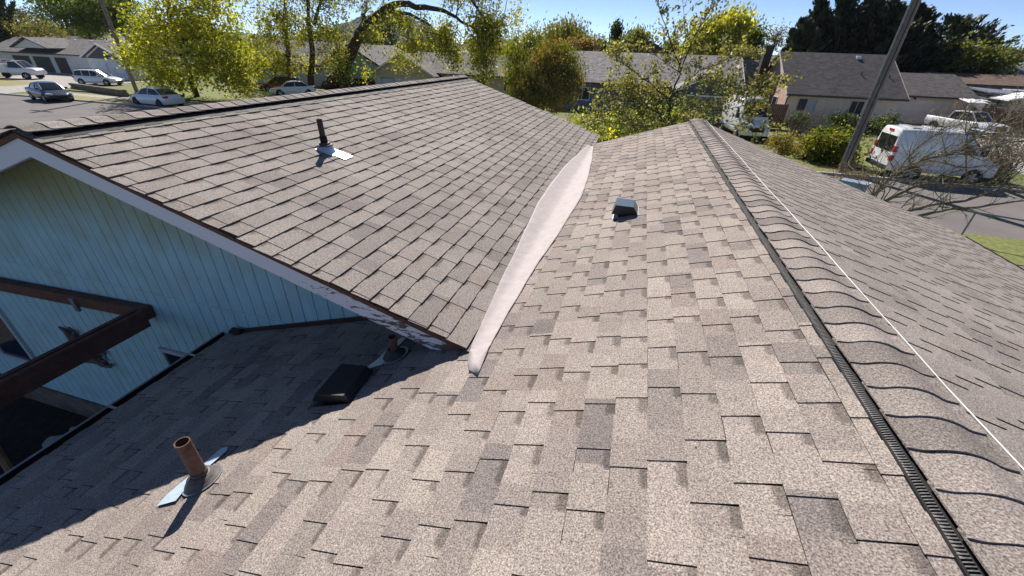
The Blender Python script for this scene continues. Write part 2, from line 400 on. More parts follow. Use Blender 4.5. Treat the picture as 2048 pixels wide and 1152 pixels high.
def rake(yc, th, xa, za, xb, zb, h0, h1, mt, name, label=None):
    # board in plane y=yc..yc+th following the slope line from a to b, from h0 to h1 below the roof line
    mb = MB(); mb.prism([(xa, yc, za-h0), (xb, yc, zb-h0), (xb, yc, zb-h1), (xa, yc, za-h1)], (0, th, 0))
    o = mb.build(name, mt, house)
    if label: o['label'] = label
    return o
gl = lambda x: GZ-ML*abs(x-GX)
XL = GX-7.4  # unseen left half of the gable, widened so its shadow covers the yard
rake(YN+.030, .035, GX, gl(GX), VX+.03, gl(VX+.03), .045, .185, M['peel'], "rake_board", "white rake board with paint peeling to bare wood at its lower end")
rake(YN+.030, .035, XL, gl(XL), GX, gl(GX), .045, .185, M['peel'], "rake_board", "white rake board left of the gable peak")
rake(YN+.012, .045, GX, gl(GX), VX+.05, gl(VX+.05), .018, .05, M['brown_wood'], "shingle_mould")
rake(YN+.012, .045, XL, gl(XL), GX, gl(GX), .018, .05, M['brown_wood'], "shingle_mould")
# far rakes
rake(YFW-.07, .035, GX, gl(GX), VX, gl(VX), .03, .17, M['peel'], "rake_board"); rake(YFW-.07, .035, XL, gl(XL), GX, gl(GX), .03, .17, M['peel'], "rake_board")
rake(YF-.07, .035, VX, VZ, RX, RZ, .03, .17, M['peel'], "rake_board"); rake(YF-.07, .035, RX, RZ, EAVX, RZ-MRR*(EAVX-RX), .03, .17, M['peel'], "rake_board")
# soffit under the near rake
mb = MB()
for xa, xb in ((XL, GX), (GX, VX)):
    mb.prism([(xa, YN+.066, gl(xa)-.045), (xb, YN+.066, gl(xb)-.045), (xb, YN+.066, gl(xb)-.06), (xa, YN+.066, gl(xa)-.06)], (0, YW-YN-.066, 0))
mb.build("soffit", M['soffit'] if 'soffit' in M else mat("soffit_paint", (.42, .46, .45), .8, noise=.2, nscale=5), house)

# gable wall with grooved boards -----------------------------------
def siding_mat():
    m = mat("blue_siding", (.20, .40, .47), .72); n = m.node_tree.nodes; l = m.node_tree.links; b = n["Principled BSDF"]
    tc = n.new("ShaderNodeTexCoord"); mp = n.new("ShaderNodeMapping"); mp.inputs['Scale'].default_value = (7, 1, 1.2)
    t = n.new("ShaderNodeTexNoise"); t.inputs['Scale'].default_value = 2; t.inputs['Detail'].default_value = 7
    l.new(tc.outputs['Object'], mp.inputs[0]); l.new(mp.outputs[0], t.inputs['Vector'])
    cr = n.new("ShaderNodeValToRGB"); cr.color_ramp.elements[0].position = .3; cr.color_ramp.elements[1].position = .7
    cr.color_ramp.elements[0].color = (.38, .62, .71, 1); cr.color_ramp.elements[1].color = (.48, .73, .81, 1); l.new(t.outputs[0], cr.inputs[0])
    # olive tone growing towards the peak, broken up by noise
    sx = n.new("ShaderNodeSeparateXYZ"); l.new(tc.outputs['Object'], sx.inputs[0])
    mr = n.new("ShaderNodeMapRange"); mr.inputs[1].default_value = GZ-1.25; mr.inputs[2].default_value = GZ-.45; l.new(sx.outputs[2], mr.inputs[0])
    ad = n.new("ShaderNodeMath"); ad.operation = 'MULTIPLY_ADD'; ad.inputs[1].default_value = 1.0; ad.inputs[2].default_value = -.42
    t2 = n.new("ShaderNodeTexNoise"); t2.inputs['Scale'].default_value = 3.5; t2.inputs['Detail'].default_value = 5; l.new(tc.outputs['Object'], t2.inputs['Vector'])
    l.new(t2.outputs[0], ad.inputs[0])
    a2 = n.new("ShaderNodeMath"); a2.operation = 'MULTIPLY_ADD'; a2.inputs[1].default_value = 1.15; a2.use_clamp = True; l.new(mr.outputs[0], a2.inputs[0]); l.new(ad.outputs[0], a2.inputs[2])
    mx = n.new("ShaderNodeMix"); mx.data_type = 'RGBA'; l.new(a2.outputs[0], mx.inputs[0]); l.new(cr.outputs[0], mx.inputs[6]); mx.inputs[7].default_value = (.38, .40, .25, 1)
    # dark specks of missing paint
    t3 = n.new("ShaderNodeTexNoise"); t3.inputs['Scale'].default_value = 9; t3.inputs['Detail'].default_value = 9; t3.inputs['Roughness'].default_value = .75
    mp3 = n.new("ShaderNodeMapping"); mp3.inputs['Scale'].default_value = (2.6, 1, .8); l.new(tc.outputs['Object'], mp3.inputs[0]); l.new(mp3.outputs[0], t3.inputs['Vector'])
    c3 = n.new("ShaderNodeValToRGB"); c3.color_ramp.elements[0].position = .705; c3.color_ramp.elements[1].position = .72; l.new(t3.outputs[0], c3.inputs[0])
    mx2 = n.new("ShaderNodeMix"); mx2.data_type = 'RGBA'; l.new(c3.outputs[0], mx2.inputs[0]); l.new(mx.outputs[2], mx2.inputs[6]); mx2.inputs[7].default_value = (.05, .06, .06, 1)
    l.new(mx2.outputs[2], b.inputs['Base Color'])
    return m
M['siding'] = siding_mat()
mb = MB(); x = XL+.35; zt = lambda x: gl(x)-.058
k = 0
while x < VX-.02:
    bw = .148; x1 = min(x+bw-.011, VX); x2 = min(x+bw, VX); deep = .012 if k % 8 else .02
    zc = (CAMH-2.42)  # sheet seam
    for xa, xb, y in ((x, x1, YW), (x1, x2, YW+deep)):
        if xa < GX < xb: mb.face([(xa, y, .05), (xb, y, .05), (xb, y, zt(xb)), (GX, y, zt(GX)), (xa, y, zt(xa))])
        else: mb.face([(xa, y, .05), (xb, y, .05), (xb, y, zt(xb)), (xa, y, zt(xa))])
    mb.face([(x1, YW, .05), (x1, YW+deep, .05), (x1, YW+deep, zt(x1)), (x1, YW, zt(x1))])
    mb.face([(x2, YW+deep, .05), (x2, YW, .05), (x2, YW, zt(x2)), (x2, YW+deep, zt(x2))])
    x = x2; k += 1
mb.build("gable_wall", M['siding'], house)
# sheet seam: upper siding sheets lap over the lower ones
mb = MB(); xx = np.linspace(XL+.4, -2.9, 60)
for a, b in zip(xx, xx[1:]):
    za = CAMH-2.345+.006*sin(a*9)+.004*sin(a*23); zb_ = CAMH-2.345+.006*sin(b*9)+.004*sin(b*23)
    mb.face([(a, YW-.006, za), (b, YW-.006, zb_), (b, YW-.006, zb_+.02), (a, YW-.006, za+.02)]); mb.face([(a, YW-.006, za), (a, YW, za), (b, YW, zb_), (b, YW-.006, zb_)])
    mb.face([(a, YW-.006, za+.02), (b, YW-.006, zb_+.02), (b, YW, zb_+.02), (a, YW, za+.02)])
mb.build("siding_seam", M['siding'], house)
# remaining walls (mostly hidden)
M['bluewall'] = mat("blue_wall", (.24, .44, .5), .75, noise=.12, nscale=4)
mb = MB()
mb.box((XL+.35, YW+.03, 0), (XL+.5, YFW-.5, gl(XL+.5)-.08)); 
mb.prism([(XL+.35, YFW-.6, 0), (VX, YFW-.6, 0), (VX, YFW-.6, gl(VX)-.07), (GX, YFW-.6, GZ-.07), (XL+.35, YFW-.6, gl(XL+.35)-.07)], (0, .1, 0))
rz = lambda x: RZ-(ML*(RX-x) if x < RX else MRR*(x-RX))
mb.prism([(VX+.01, YF-.6, 0), (EAVX-.5, YF-.6, 0), (EAVX-.5, YF-.6, rz(EAVX-.5)-.07), (RX, YF-.6, RZ-.07), (VX+.01, YF-.6, rz(VX)-.07)], (0, .1, 0))
mb.box((EAVX-.6, YBACK+.5, 0), (EAVX-.5, YF-.6, rz(EAVX-.5)-.06))
mb.prism([(GUTX+.5, YBACK+.5, 0), (EAVX-.6, YBACK+.5, 0), (EAVX-.6, YBACK+.5, rz(EAVX-.5)-.06), (RX, YBACK+.5, RZ-.07), (GUTX+.5, YBACK+.5, rz(GUTX+.5)-.07)], (0, .1, 0))
mb.box((GUTX+.5, YBACK+.6, 0), (GUTX+.6, YW-.01, rz(GUTX+.5)-.07))
mb.build("wall", M['bluewall'], house)
mb = MB(); mb.box((XL+.35, YW-.03, 0), (GUTX+.5, YW-.001, .42)); mb.build('foundation', mat('foundation_dirty', (.16, .12, .095), .9, noise=.4, nscale=4), house)
# dark flashing where the main roof meets the gable wall
mb = MB(); xa, xb = GUTX, -1.55
mb.prism([(xa, YW-.03, rz(xa)+.008), (xb, YW-.03, rz(xb)+.008), (xb, YW-.03, rz(xb)+.045), (xa, YW-.03, rz(xa)+.045)], (0, .022, 0))
mb.build("wall_flashing", M['darkbrown'], house)

mb = MB(); mb.box((GUTX+.10, YW-.07, rz(GUTX+.1)+.01), (GUTX+.2, YW-.035, rz(GUTX+.1)+.09)); mb.build('wood_block', M['darkbrown'], house)
# gutter -----------------------------------------------------------
gz = rz(GUTX)-.012
mb = MB(); prof = [(-.01, 0), (-.01, -.10), (-.10, -.10), (-.125, -.03), (-.125, .0), (-.112, .0), (-.112, -.03), (-.09, -.088), (-.022, -.088), (-.022, 0)]
mb.loft([[(GUTX+a, yy, gz+b) for a, b in prof] for yy in (YBACK, YW-.004)], closed=True, cap=True)
g = mb.build("gutter", M['darkbrown'], house, recalc=True)
mb = MB(); mb.box((GUTX-.130, YBACK, gz-.001), (GUTX-.110, YW-.03, gz+.005)); mb.build("gutter_lip", mat("lip_grey", (.30, .30, .32), .4, .4, noise=.3, nscale=8), g)
for yy in (-2.4, -1.2, .05, 1.4, 2.1):
    mb = MB(); mb.box((GUTX-.11, yy, gz+.0055), (GUTX-.012, yy+.022, gz+.009)); mb.build("gutter_hanger", M['galv'], g)
mb = MB(); mb.box((GUTX+.005, YBACK, gz-.14), (GUTX+.03, YW-.03, gz-.012)); mb.build("fascia", M['peel'], house)
# right eave
mb = MB(); ez = rz(EAVX)
mb.loft([[(EAVX-a-.02, yy, ez+b-.02) for a, b in prof] for yy in (YBACK, YF-.05)], closed=True, cap=True)
mb.build("gutter", M['darkbrown'], house, recalc=True)

# valley membrane --------------------------------------------------
Lp = [(943,698),(956,663),(977,616),(1001,563),(1030,504),(1054,451),(1077,403),(1101,368),(1131,330),(1178,288)]
Rp = [(980,697),(1001,651),(1036,592),(1072,533),(1113,474),(1154,409),(1168,382),(1176,356),(1184,320),(1187,287)]
def onplane(px, py, O, n):
    r = ray(px, py); o = np.array([0, 0, CAMH]); n = np.array(n); t = ((np.array(O)-o)@n)/(r@n); return o+r*t
mb = MB(); ys = np.linspace(1.93, 8.85, 150); rows = []
lw = sorted([(onplane(*p, (GX, 0, GZ+.012), nW)[1], VX-onplane(*p, (GX, 0, GZ+.012), nW)[0]) for p in Lp])
rw = sorted([(onplane(*p, (RX, 0, RZ+.012), nL)[1], onplane(*p, (RX, 0, RZ+.012), nL)[0]-VX) for p in Rp])
yg = np.linspace(1.7, 9.0, 300); sm = lambda v: np.convolve(np.pad(v, 10, mode='edge'), np.ones(21)/21, 'valid')
lf = sm(np.interp(yg, [a for a, b in lw], [b for a, b in lw])); rf = sm(np.interp(yg, [a for a, b in rw], [b for a, b in rw]))
for y in ys:
    wl = max(.012, float(np.interp(y, yg, lf))); wr = max(.03, float(np.interp(y, yg, rf)))
    wl += .002*sin(y*7); wr += .003*sin(y*5.1+1)+.0015*sin(y*15)
    row = []
    for u in np.linspace(-1, 1, 21):
        x = VX+u*(wl if u < 0 else wr)
        zz = max(GZ-ML*(x-GX) if y > YN+.01 else -9, RZ-ML*(RX-x))
        # rounded trough
        a = abs(x-VX); zr_ = VZ+ML*math.sqrt(a*a+.035**2)
        if y <= YN+.01: zr_ = RZ-ML*(RX-x)
        if y < 1.97: zr_ = RZ-ML*(RX-x)+.004
        wr_ = .0014*sin(x*23+y*1.1)+.001*sin(x*13-y*2.7)+.0005*sin(y*9+x*31)+.0004*sin(y*23-x*17)
        row.append((x, y, max(zr_, zz)+.0145+wr_*(1-abs(u)**4)))
    rows.append(row)
for a, b in zip(rows, rows[1:]):
    for q in range(20): mb.face([a[q], a[q+1], b[q+1], b[q]])
# near end: lies on the main slope, cut to a blunt point
last = rows[0]; c3 = [onplane(px, py, (RX, 0, RZ+.012), nL) for px, py in ((935, 724), (938, 741), (955, 752), (961, 738))]
tipL, tipB = c3[0], c3[2]
poly = [last[0]]+[(p[0], p[1], RZ-ML*(RX-p[0])+.0145) for p in c3]+[last[20]]
cen = (float(np.mean([p[0] for p in poly])), float(np.mean([p[1] for p in poly]))); cen = (cen[0], cen[1], RZ-ML*(RX-cen[0])+.0150)
ring = poly+[last[k] for k in range(19, 0, -1)]
for k in range(len(ring)): mb.face([ring[k], ring[(k+1) % len(ring)], cen][::-1])
o = mb.build("valley_membrane", M['membrane'], house, smooth=radians(60)); o['label'] = "off-white bowed valley membrane"
sol = o.modifiers.new("s", 'SOLIDIFY'); sol.thickness = .003; sol.offset = -1

# vent pipes -------------------------------------------------------
def flashing_plate(mb, O, s, n, pts, h=.011, t=.0015):
    O = Vector(O); s = Vector(s); n = Vector(n); a = Vector((0, 1, 0))
    P = [O+a*u+s*v+n*h for u, v in pts]
    mb.prism(P, n*t)
def cone_boot(mb, base, n, axis_z, r0, r1, h, nseg=24, steps=5, rip=.0):
    base = Vector(base); n = Vector(n).normalized(); a = Vector((0, 1, 0)); b = n.cross(a).normalized(); secs = []
    for k in range(steps+1):
        t = k/steps; rr = r0+(r1-r0)*t**.75; c = base+n*(h*t*(1-t)*.6)+Vector((0, 0, 1))*(h*t)
        if k % 2 and rip: rr += rip
        nn = (n*(1-t)+Vector((0, 0, 1))*t).normalized(); aa = a; bb = nn.cross(aa).normalized()
        secs.append([tuple(c+aa*cos(2*pi*q/nseg)*rr+bb*sin(2*pi*q/nseg)*rr) for q in range(nseg)])
    mb.loft(secs, cap=False)
def vent_pipe(x, y, z, h, r, mt, label, lean=(0, 0)):
    mb = MB(); n = 28; ro, ri = r, r*.84; sec = []
    for rr, zz in ((ro, -.08), (ro, h), (ri, h), (ri, h-.14), (ri*.98, -.06)):
        sec.append([(x+rr*cos(2*pi*q/n)+lean[0]*max(0, zz), y+rr*sin(2*pi*q/n)+lean[1]*max(0, zz), z+zz) for q in range(n)])
    mb.loft(sec, cap=False)
    mb.face([(x+ri*cos(2*pi*q/n), y+ri*sin(2*pi*q/n), z-.06) for q in range(n)])
    o = mb.build("vent_pipe", mt, house, smooth=radians(45), recalc=True); o['label'] = label
    return o
# foreground rusty pipe
pb = onplane(408, 962, (RX, 0, RZ), nL)
p1 = vent_pipe(pb[0], pb[1], pb[2], .315, .035, M['rust_pipe'], "rusty brown vent pipe nearest the bottom left corner, in the sun")
mb = MB(); a = Vector((0, 1, 0))
flashing_plate(mb, pb, sL, nL, [(.10*cos(t), .10*sin(t)) for t in np.linspace(0, 2*pi, 28)[:-1]], h=.010)
mb.build("flashing", M['galv'], p1)
mb = MB(); flashing_plate(mb, pb, sL, nL, [(-.17, .13), (-.13, .03), (-.09, .045), (.05, .06), (.19, .045), (.215, .075), (.2, .115), (.06, .125), (-.1, .145)][::-1], h=.0135)
mb.build("flashing_flange", mat("flange_sky_tint", (.55, .68, .80), .4, .25, noise=.2, nscale=20), p1)  # reflected sky put into the colour of the metal flange
mb = MB(); cone_boot(mb, Vector(pb)+Vector(nL)*.012, nL, 1, .092, .039, .055, rip=.004, steps=6)
mb.build("rubber_boot", M['rubber_dust'], p1, smooth=radians(40))
mb = MB(); mb.tube([(pb[0], pb[1], pb[2]+.0), (pb[0], pb[1], pb[2]+.09)], .0385, 24, cap=True); mb.build("collar", M['rubber'], p1, smooth=radians(40))
# shaded pipe beside the rake board
pc = onplane(790, 712, (RX, 0, RZ), nL)
p2 = vent_pipe(pc[0], pc[1], pc[2], .17, .028, M['rust_pipe'], "short brown vent pipe in the shade under the peeling rake board")
mb = MB(); flashing_plate(mb, pc, sL, nL, [(.1*cos(t), .1*sin(t)) for t in np.linspace(0, 2*pi, 28)[:-1]], h=.010); mb.build("flashing", M['galv'], p2)
mb = MB(); flashing_plate(mb, pc, sL, nL, [(-.17, .17), (-.11, .03), (-.06, .04), (.1, .03), (.2, .02), (.215, .07), (.1, .1), (-.05, .115)][::-1], h=.0135)
mb.build("flashing_flange", mat("flange_green_grey", (.75, .8, .74), .5, .1, noise=.15, nscale=12), p2)
mb = MB(); cone_boot(mb, Vector(pc)+Vector(nL)*.012, nL, 1, .085, .036, .05, steps=5); mb.build("rubber_boot", M['rubber'], p2, smooth=radians(40))
# far pipe on the left gable
pd = onplane(652, 302, (GX, 0, GZ), nW)
p3 = vent_pipe(pd[0], pd[1], pd[2], .31, .028, M['dark_pipe'], "dark vent pipe in the middle of the left gable slope, on bright metal flashing", lean=(-.03, 0))
mb = MB(); flashing_plate(mb, pd, sW, nW, [(-.09, -.06), (.05, -.09), (.10, .0), (.125, .19), (.12, .235), (-.03, .245), (-.035, .14), (-.08, .12)], h=.014); 
mb.build("flashing", M['galv_bright'], p3)
mb = MB(); cone_boot(mb, Vector(pd)+Vector(nW)*.014, nW, 1, .095, .055, .055, steps=4)
mb.build("flashing_cone", mat("cone_metal", (.5, .58, .68), .35, .7, noise=.1, nscale=8), p3, smooth=radians(40))
mb = MB(); mb.tube([(pd[0]-.0, pd[1], pd[2]+.056), (pd[0]-.0, pd[1], pd[2]+.068)], .078, 24); mb.tube([(pd[0], pd[1], pd[2]+.066), (pd[0], pd[1], pd[2]+.085)], .055, 24)
mb.build("rubber_boot", M['rubber'], p3, smooth=radians(40))
mb = MB(); mb.tube([(pd[0], pd[1], pd[2]+.08), (pd[0]-.004, pd[1], pd[2]+.15)], .036, 20); mb.build("collar", M['black_plastic'], p3)

M['vent_fl'] = mat('vent_flange_grey', (.35, .37, .4), .6, .2)
# box roof vents -----------------------------------------------------
def roof_vent(px, py, O_, s, n, W_, L_, Hh, label, mt, rot=0.0):
    c = Vector(onplane(px, py, O_, n)); a = Vector((0, 1, 0)); s = Vector(s); n = Vector(n)
    if rot: a, s = a*cos(rot)+s*sin(rot), s*cos(rot)-a*sin(rot)
    P = lambda u, v, h: c+a*u+s*v+n*h
    w2, l2 = W_/2, L_/2
    mb = MB()
    # hood: sloping top panel, downslope lip, cheeks blackened to paint in their shade
    T = [P(-w2*.97, -l2*.55, Hh*.9), P(w2*.97, -l2*.8, Hh*.62), P(w2, l2*.55, Hh), P(-w2, l2*.55, Hh)]
    T[0] = P(-w2*.97, -l2*.8, Hh*.62)
    B = [P(-w2, -l2, .012), P(w2, -l2, .012), P(w2*.96, l2, Hh*.42), P(-w2*.96, l2, Hh*.42)]
    mb.face(T); mb.face([T[2], B[2], B[3], T[3]]); mb.face([T[0], T[1], B[1], B[0]])
    o = mb.build("roof_vent", mt, house); o['label'] = label
    mb = MB()
    for k, j in ((1, 2), (3, 0)): mb.face([T[k], T[j], B[j], B[k]])
    mb.face(B[::-1]); mb.build("cheek", M['black_metal'], o)
    mb = MB(); bx = [(-w2*.8, -l2*.8), (w2*.8, -l2*.8), (w2*.8, l2*.55), (-w2*.8, l2*.55)]
    mb.prism([P(u, v, .009) for u, v in bx], n*(Hh*.42)); mb.build("throat", M['black_plastic'], o)
    mb = MB(); mb.prism([P(u, v, .0095) for u, v in [(-w2*1.05, -l2*1.04), (w2*1.05, -l2*1.04), (w2*1.05, l2*1.02), (-w2*1.05, l2*1.02)]], n*.0016); mb.build("flashing", M['black_metal'] if rot else M['vent_fl'], o)
    return o
M['vent_sun'] = mat("vent_metal_sunlit", (.10, .135, .19), .35, .3, noise=.12, nscale=15)  # sunlit copy of the black vent metal: daylight put into a lighter blue-grey
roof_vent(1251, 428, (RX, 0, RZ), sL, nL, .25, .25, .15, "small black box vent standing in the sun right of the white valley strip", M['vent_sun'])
roof_vent(690, 778, (RX, 0, RZ), sL, nL, .30, .27, .10, "black box vent lying in the shade below the rake board", M['black_metal'], rot=.12)

# string along the ridge caps ----------------------------------------
sx_, sz_ = RX+.151, RZ+.004
mb = MB(); pts = []
for k in range(60):
    y = -1.5+(YF+1.45)*k/59; pts.append((sx_+.004*sin(y*2.3)+.002*sin(y*7), y, sz_+.004+.001*sin(y*11)))
mb.tube(pts, .0024, 6)
tag(mb.build("string", M['white_string'], smooth=radians(60)), "taut white string laid along the right edge of the ridge caps", "string")

# windows of the gable wall ------------------------------------------
M['winframe'] = mat("window_frame", (.5, .52, .56), .6, noise=.15, nscale=12); M['winglass'] = mat("window_glass", (.02, .03, .055), .08, spec=.35)
M['winframe_dark'] = mat("window_frame_dark", (.12, .13, .15), .6, noise=.2, nscale=12)
def wall_window(x0, x1, z0, z1, y, mullion=None, label=None, fw=.06, fm=None, parent=None, sill=False):
    fm = fm or M['winframe']; parent = parent or house
    mb = MB(); d = .035
    mb.box((x0, y-d, z0), (x0+fw, y+.003, z1)); mb.box((x1-fw, y-d, z0), (x1, y+.003, z1)); mb.box((x0+fw, y-d, z1-fw), (x1-fw, y+.003, z1)); mb.box((x0+fw, y-d, z0), (x1-fw, y+.003, z0+fw))
    if mullion: mb.box((mullion-.018, y-.028, z0+fw), (mullion+.018, y-.004, z1-fw))
    o = mb.build("window", fm, parent)
    if label: o['label'] = label
    gb = MB(); gb.box((x0+fw, y-.014, z0+fw), (x1-fw, y-.009, z1-fw)); gb.build("pane", M['winglass'], o)
    return o
a_ = atY(60, 712, YW); b_ = atY(0, 590, YW)
wall_window(a_[0]-1.55, a_[0]+.13, .95, 2.3, YW, mullion=a_[0]-.6, label="wide white framed window at the left edge")
c_ = atY(322, 695, YW); d_ = atY(385, 712, YW)
wall_window(c_[0], c_[0]+.9, c_[2]-.62, c_[2]+.02, YW, label="small framed window half hidden by the roof edge", fm=M['winframe'], fw=.05)

# ------------------------------------------------------------------ ground, roads, hills
def ground_mat():
    m = bpy.data.materials.new("ground"); m.use_nodes = True; n = m.node_tree.nodes; l = m.node_tree.links; b = n["Principled BSDF"]; b.inputs['Roughness'].default_value = .95
    tc = n.new("ShaderNodeTexCoord")
    t = n.new("ShaderNodeTexNoise"); t.inputs['Scale'].default_value = .22; t.inputs['Detail'].default_value = 8; l.new(tc.outputs['Object'], t.inputs['Vector'])
    r = n.new("ShaderNodeValToRGB"); e = r.color_ramp.elements; e[0].position = .36; e[0].color = (.11, .14, .03, 1); e[1].position = .66; e[1].color = (.24, .19, .11, 1)
    q = e.new(.5); q.color = (.16, .17, .05, 1); l.new(t.outputs[0], r.inputs[0])
    t2 = n.new("ShaderNodeTexNoise"); t2.inputs['Scale'].default_value = 6; t2.inputs['Detail'].default_value = 8; l.new(tc.outputs['Object'], t2.inputs['Vector'])
    r2 = n.new("ShaderNodeValToRGB"); r2.color_ramp.elements[0].position = .3; r2.color_ramp.elements[0].color = (.55, .55, .55, 1); r2.color_ramp.elements[1].position = .7; r2.color_ramp.elements[1].color = (1.3, 1.3, 1.2, 1); l.new(t2.outputs[0], r2.inputs[0])
    mx = n.new("ShaderNodeMix"); mx.data_type = 'RGBA'; mx.blend_type = 'MULTIPLY'; mx.inputs[0].default_value = 1; mx.clamp_result = False
    l.new(r.outputs[0], mx.inputs[6]); l.new(r2.outputs[0], mx.inputs[7]); l.new(mx.outputs[2], b.inputs['Base Color'])
    return m
def asphalt_mat(name, a, b_, sc_=.5):
    m = mat(name, a, .9, nscale=sc_, col2=b_, bump=.3, bscale=60, spec=.3); return m
M['asphalt'] = asphalt_mat("asphalt_aged", (.15, .137, .135), (.20, .182, .178))
M['asphalt2'] = asphalt_mat("asphalt_brownish", (.155, .14, .135), (.21, .19, .18), .35)
M['lawn'] = mat("lawn", (.09, .12, .025), .95, nscale=9, col2=(.25, .26, .08), bump=.8, bscale=30)
M['lawn_dry'] = mat("lawn_dry", (.2, .19, .07), .95, nscale=2.2, col2=(.34, .29, .14), bump=.5, bscale=30)
M['soil'] = mat("soil", (.03, .022, .016), .98, noise=.5, nscale=8, bump=.6, bscale=25)
def sheet(name, pts, z, m, kind='structure', thick=None):
    mb = MB()
    if thick: mb.prism([(x, y, z-thick) for x, y in pts], (0, 0, thick))
    else: mb.face([(x, y, z) for x, y in pts])
    o = mb.build(name, m, recalc=bool(thick)); return tag(o, kind=kind)
mb = MB(); R = 3200; mb.face([(-R, -R, 0), (R, -R, 0), (R, R, 0), (-R, R, 0)])
tag(mb.build("ground", ground_mat()), kind='structure')
sheet("yard_soil", [(-30, -8), (-3.0, -8), (-3.0, 2.6), (-30, 2.6)], .012, M['soil'])
sheet("road", [(-400, 12.5), (-26, 12.5), (-26, 27.3), (-400, 27.3)], .012, M['asphalt'])
sheet("road", [(8.0, 13.2), (300, 13.2), (300, 24.8), (4, 24.8), (4, 17)], .012, M['asphalt2'])
sheet("kerb", [(-400, 27.3), (-26, 27.3), (-26, 27.48), (-400, 27.48)], .13, M['kerb'], thick=.13)
sheet("kerb", [(4, 24.8), (300, 24.8), (300, 24.98), (4, 24.98)], .13, M['kerb'], thick=.13)
sheet("pavement", [(-400, 30.4), (-62.5, 30.4), (-62.5, 31.8), (-400, 31.8)], .02, M['concrete'])
sheet("pavement", [(-56, 29.9), (-36, 29.9), (-36, 31.2), (-56, 31.2)], .02, M['concrete'])
sheet("driveway", [(-70, 27.5), (-58, 27.5), (-63, 46.5), (-86, 46.5)], .028, M['concrete'])
sheet("lawn", [(-56, 27.5), (-36, 27.5), (-36, 29.85), (-56, 29.85)], .03, M['lawn_dry'])
sheet("lawn", [(-58, 32.3), (-36, 32.3), (-36, 44), (-58, 44)], .10, M['lawn'])
sheet("lawn", [(-86, 30), (-66, 32), (-68, 37), (-88, 36)], .035, M['lawn_dry'])
sheet("lawn", [(9, 28.6), (13.4, 27.8), (20, 41.5), (11.6, 40)], .03, M['lawn'])
sheet("lawn", [(10.2, 14.7), (60, 11), (60, 16), (11.2, 17.2)], .03, M['lawn'])
sheet("lawn", [(9.8, 13.3), (60, 9), (60, 5), (8.6, 11.5)], .034, M['lawn'])
sheet("driveway", [(20.5, 25.0), (31, 25.0), (33, 49.3), (23.2, 49.3)], .022, M['concrete'])
sheet("lawn", [(-14, 11), (5.5, 11), (6.5, 26), (-14, 36)], .02, M['lawn'])
sheet("path", [(10.4, 27.5), (12.6, 27.2), (12.4, 28.2), (10.4, 28.6)], .036, M['concrete'])

# distant wooded hills
def hill(name, x0, x1, y, h, prof, seed, depth=500):
    mb = MB(); n = 120; r = random.Random(seed); grid = []
    for j in range(14):
        row = []
        for i in range(n+1):
            u = i/n; hh = h*float(np.interp(u, [p[0] for p in prof], [p[1] for p in prof])); v = j/13
            k = sin(pi*v)**.8; hz = hh*k
            if 0 < j < 13: hz += r.uniform(-1, 1)*h*.035+h*.02*sin(u*40+j)
            row.append((x0+(x1-x0)*u+r.uniform(-2, 2), y+depth*v, max(-2, hz)))
        grid.append(row)
    for a, b in zip(grid, grid[1:]):
        for i in range(n): mb.face([a[i], a[i+1], b[i+1], b[i]])
    return tag(mb.build(name, mat("hill_wood", (.025, .04, .02), .95, noise=.6, nscale=.05)), kind='structure')
hill("hill", -1060, -640, 1180, 102, [(0, .3), (.3, .7), (.55, 1.0), (.8, .7), (1, .2)], 3)
hill("hill", -740, -420, 1500, 52, [(0, 0), (.25, .3), (.42, .95), (.55, .9), (.8, .25), (1, 0)], 4)
hill("hill", -2300, -1200, 1300, 45, [(0, .9), (.3, 1), (.6, .7), (1, .4)], 5)
hill("hill", 100, 1700, 2100, 30, [(0, .4), (.3, .7), (.6, .5), (1, .8)], 6)

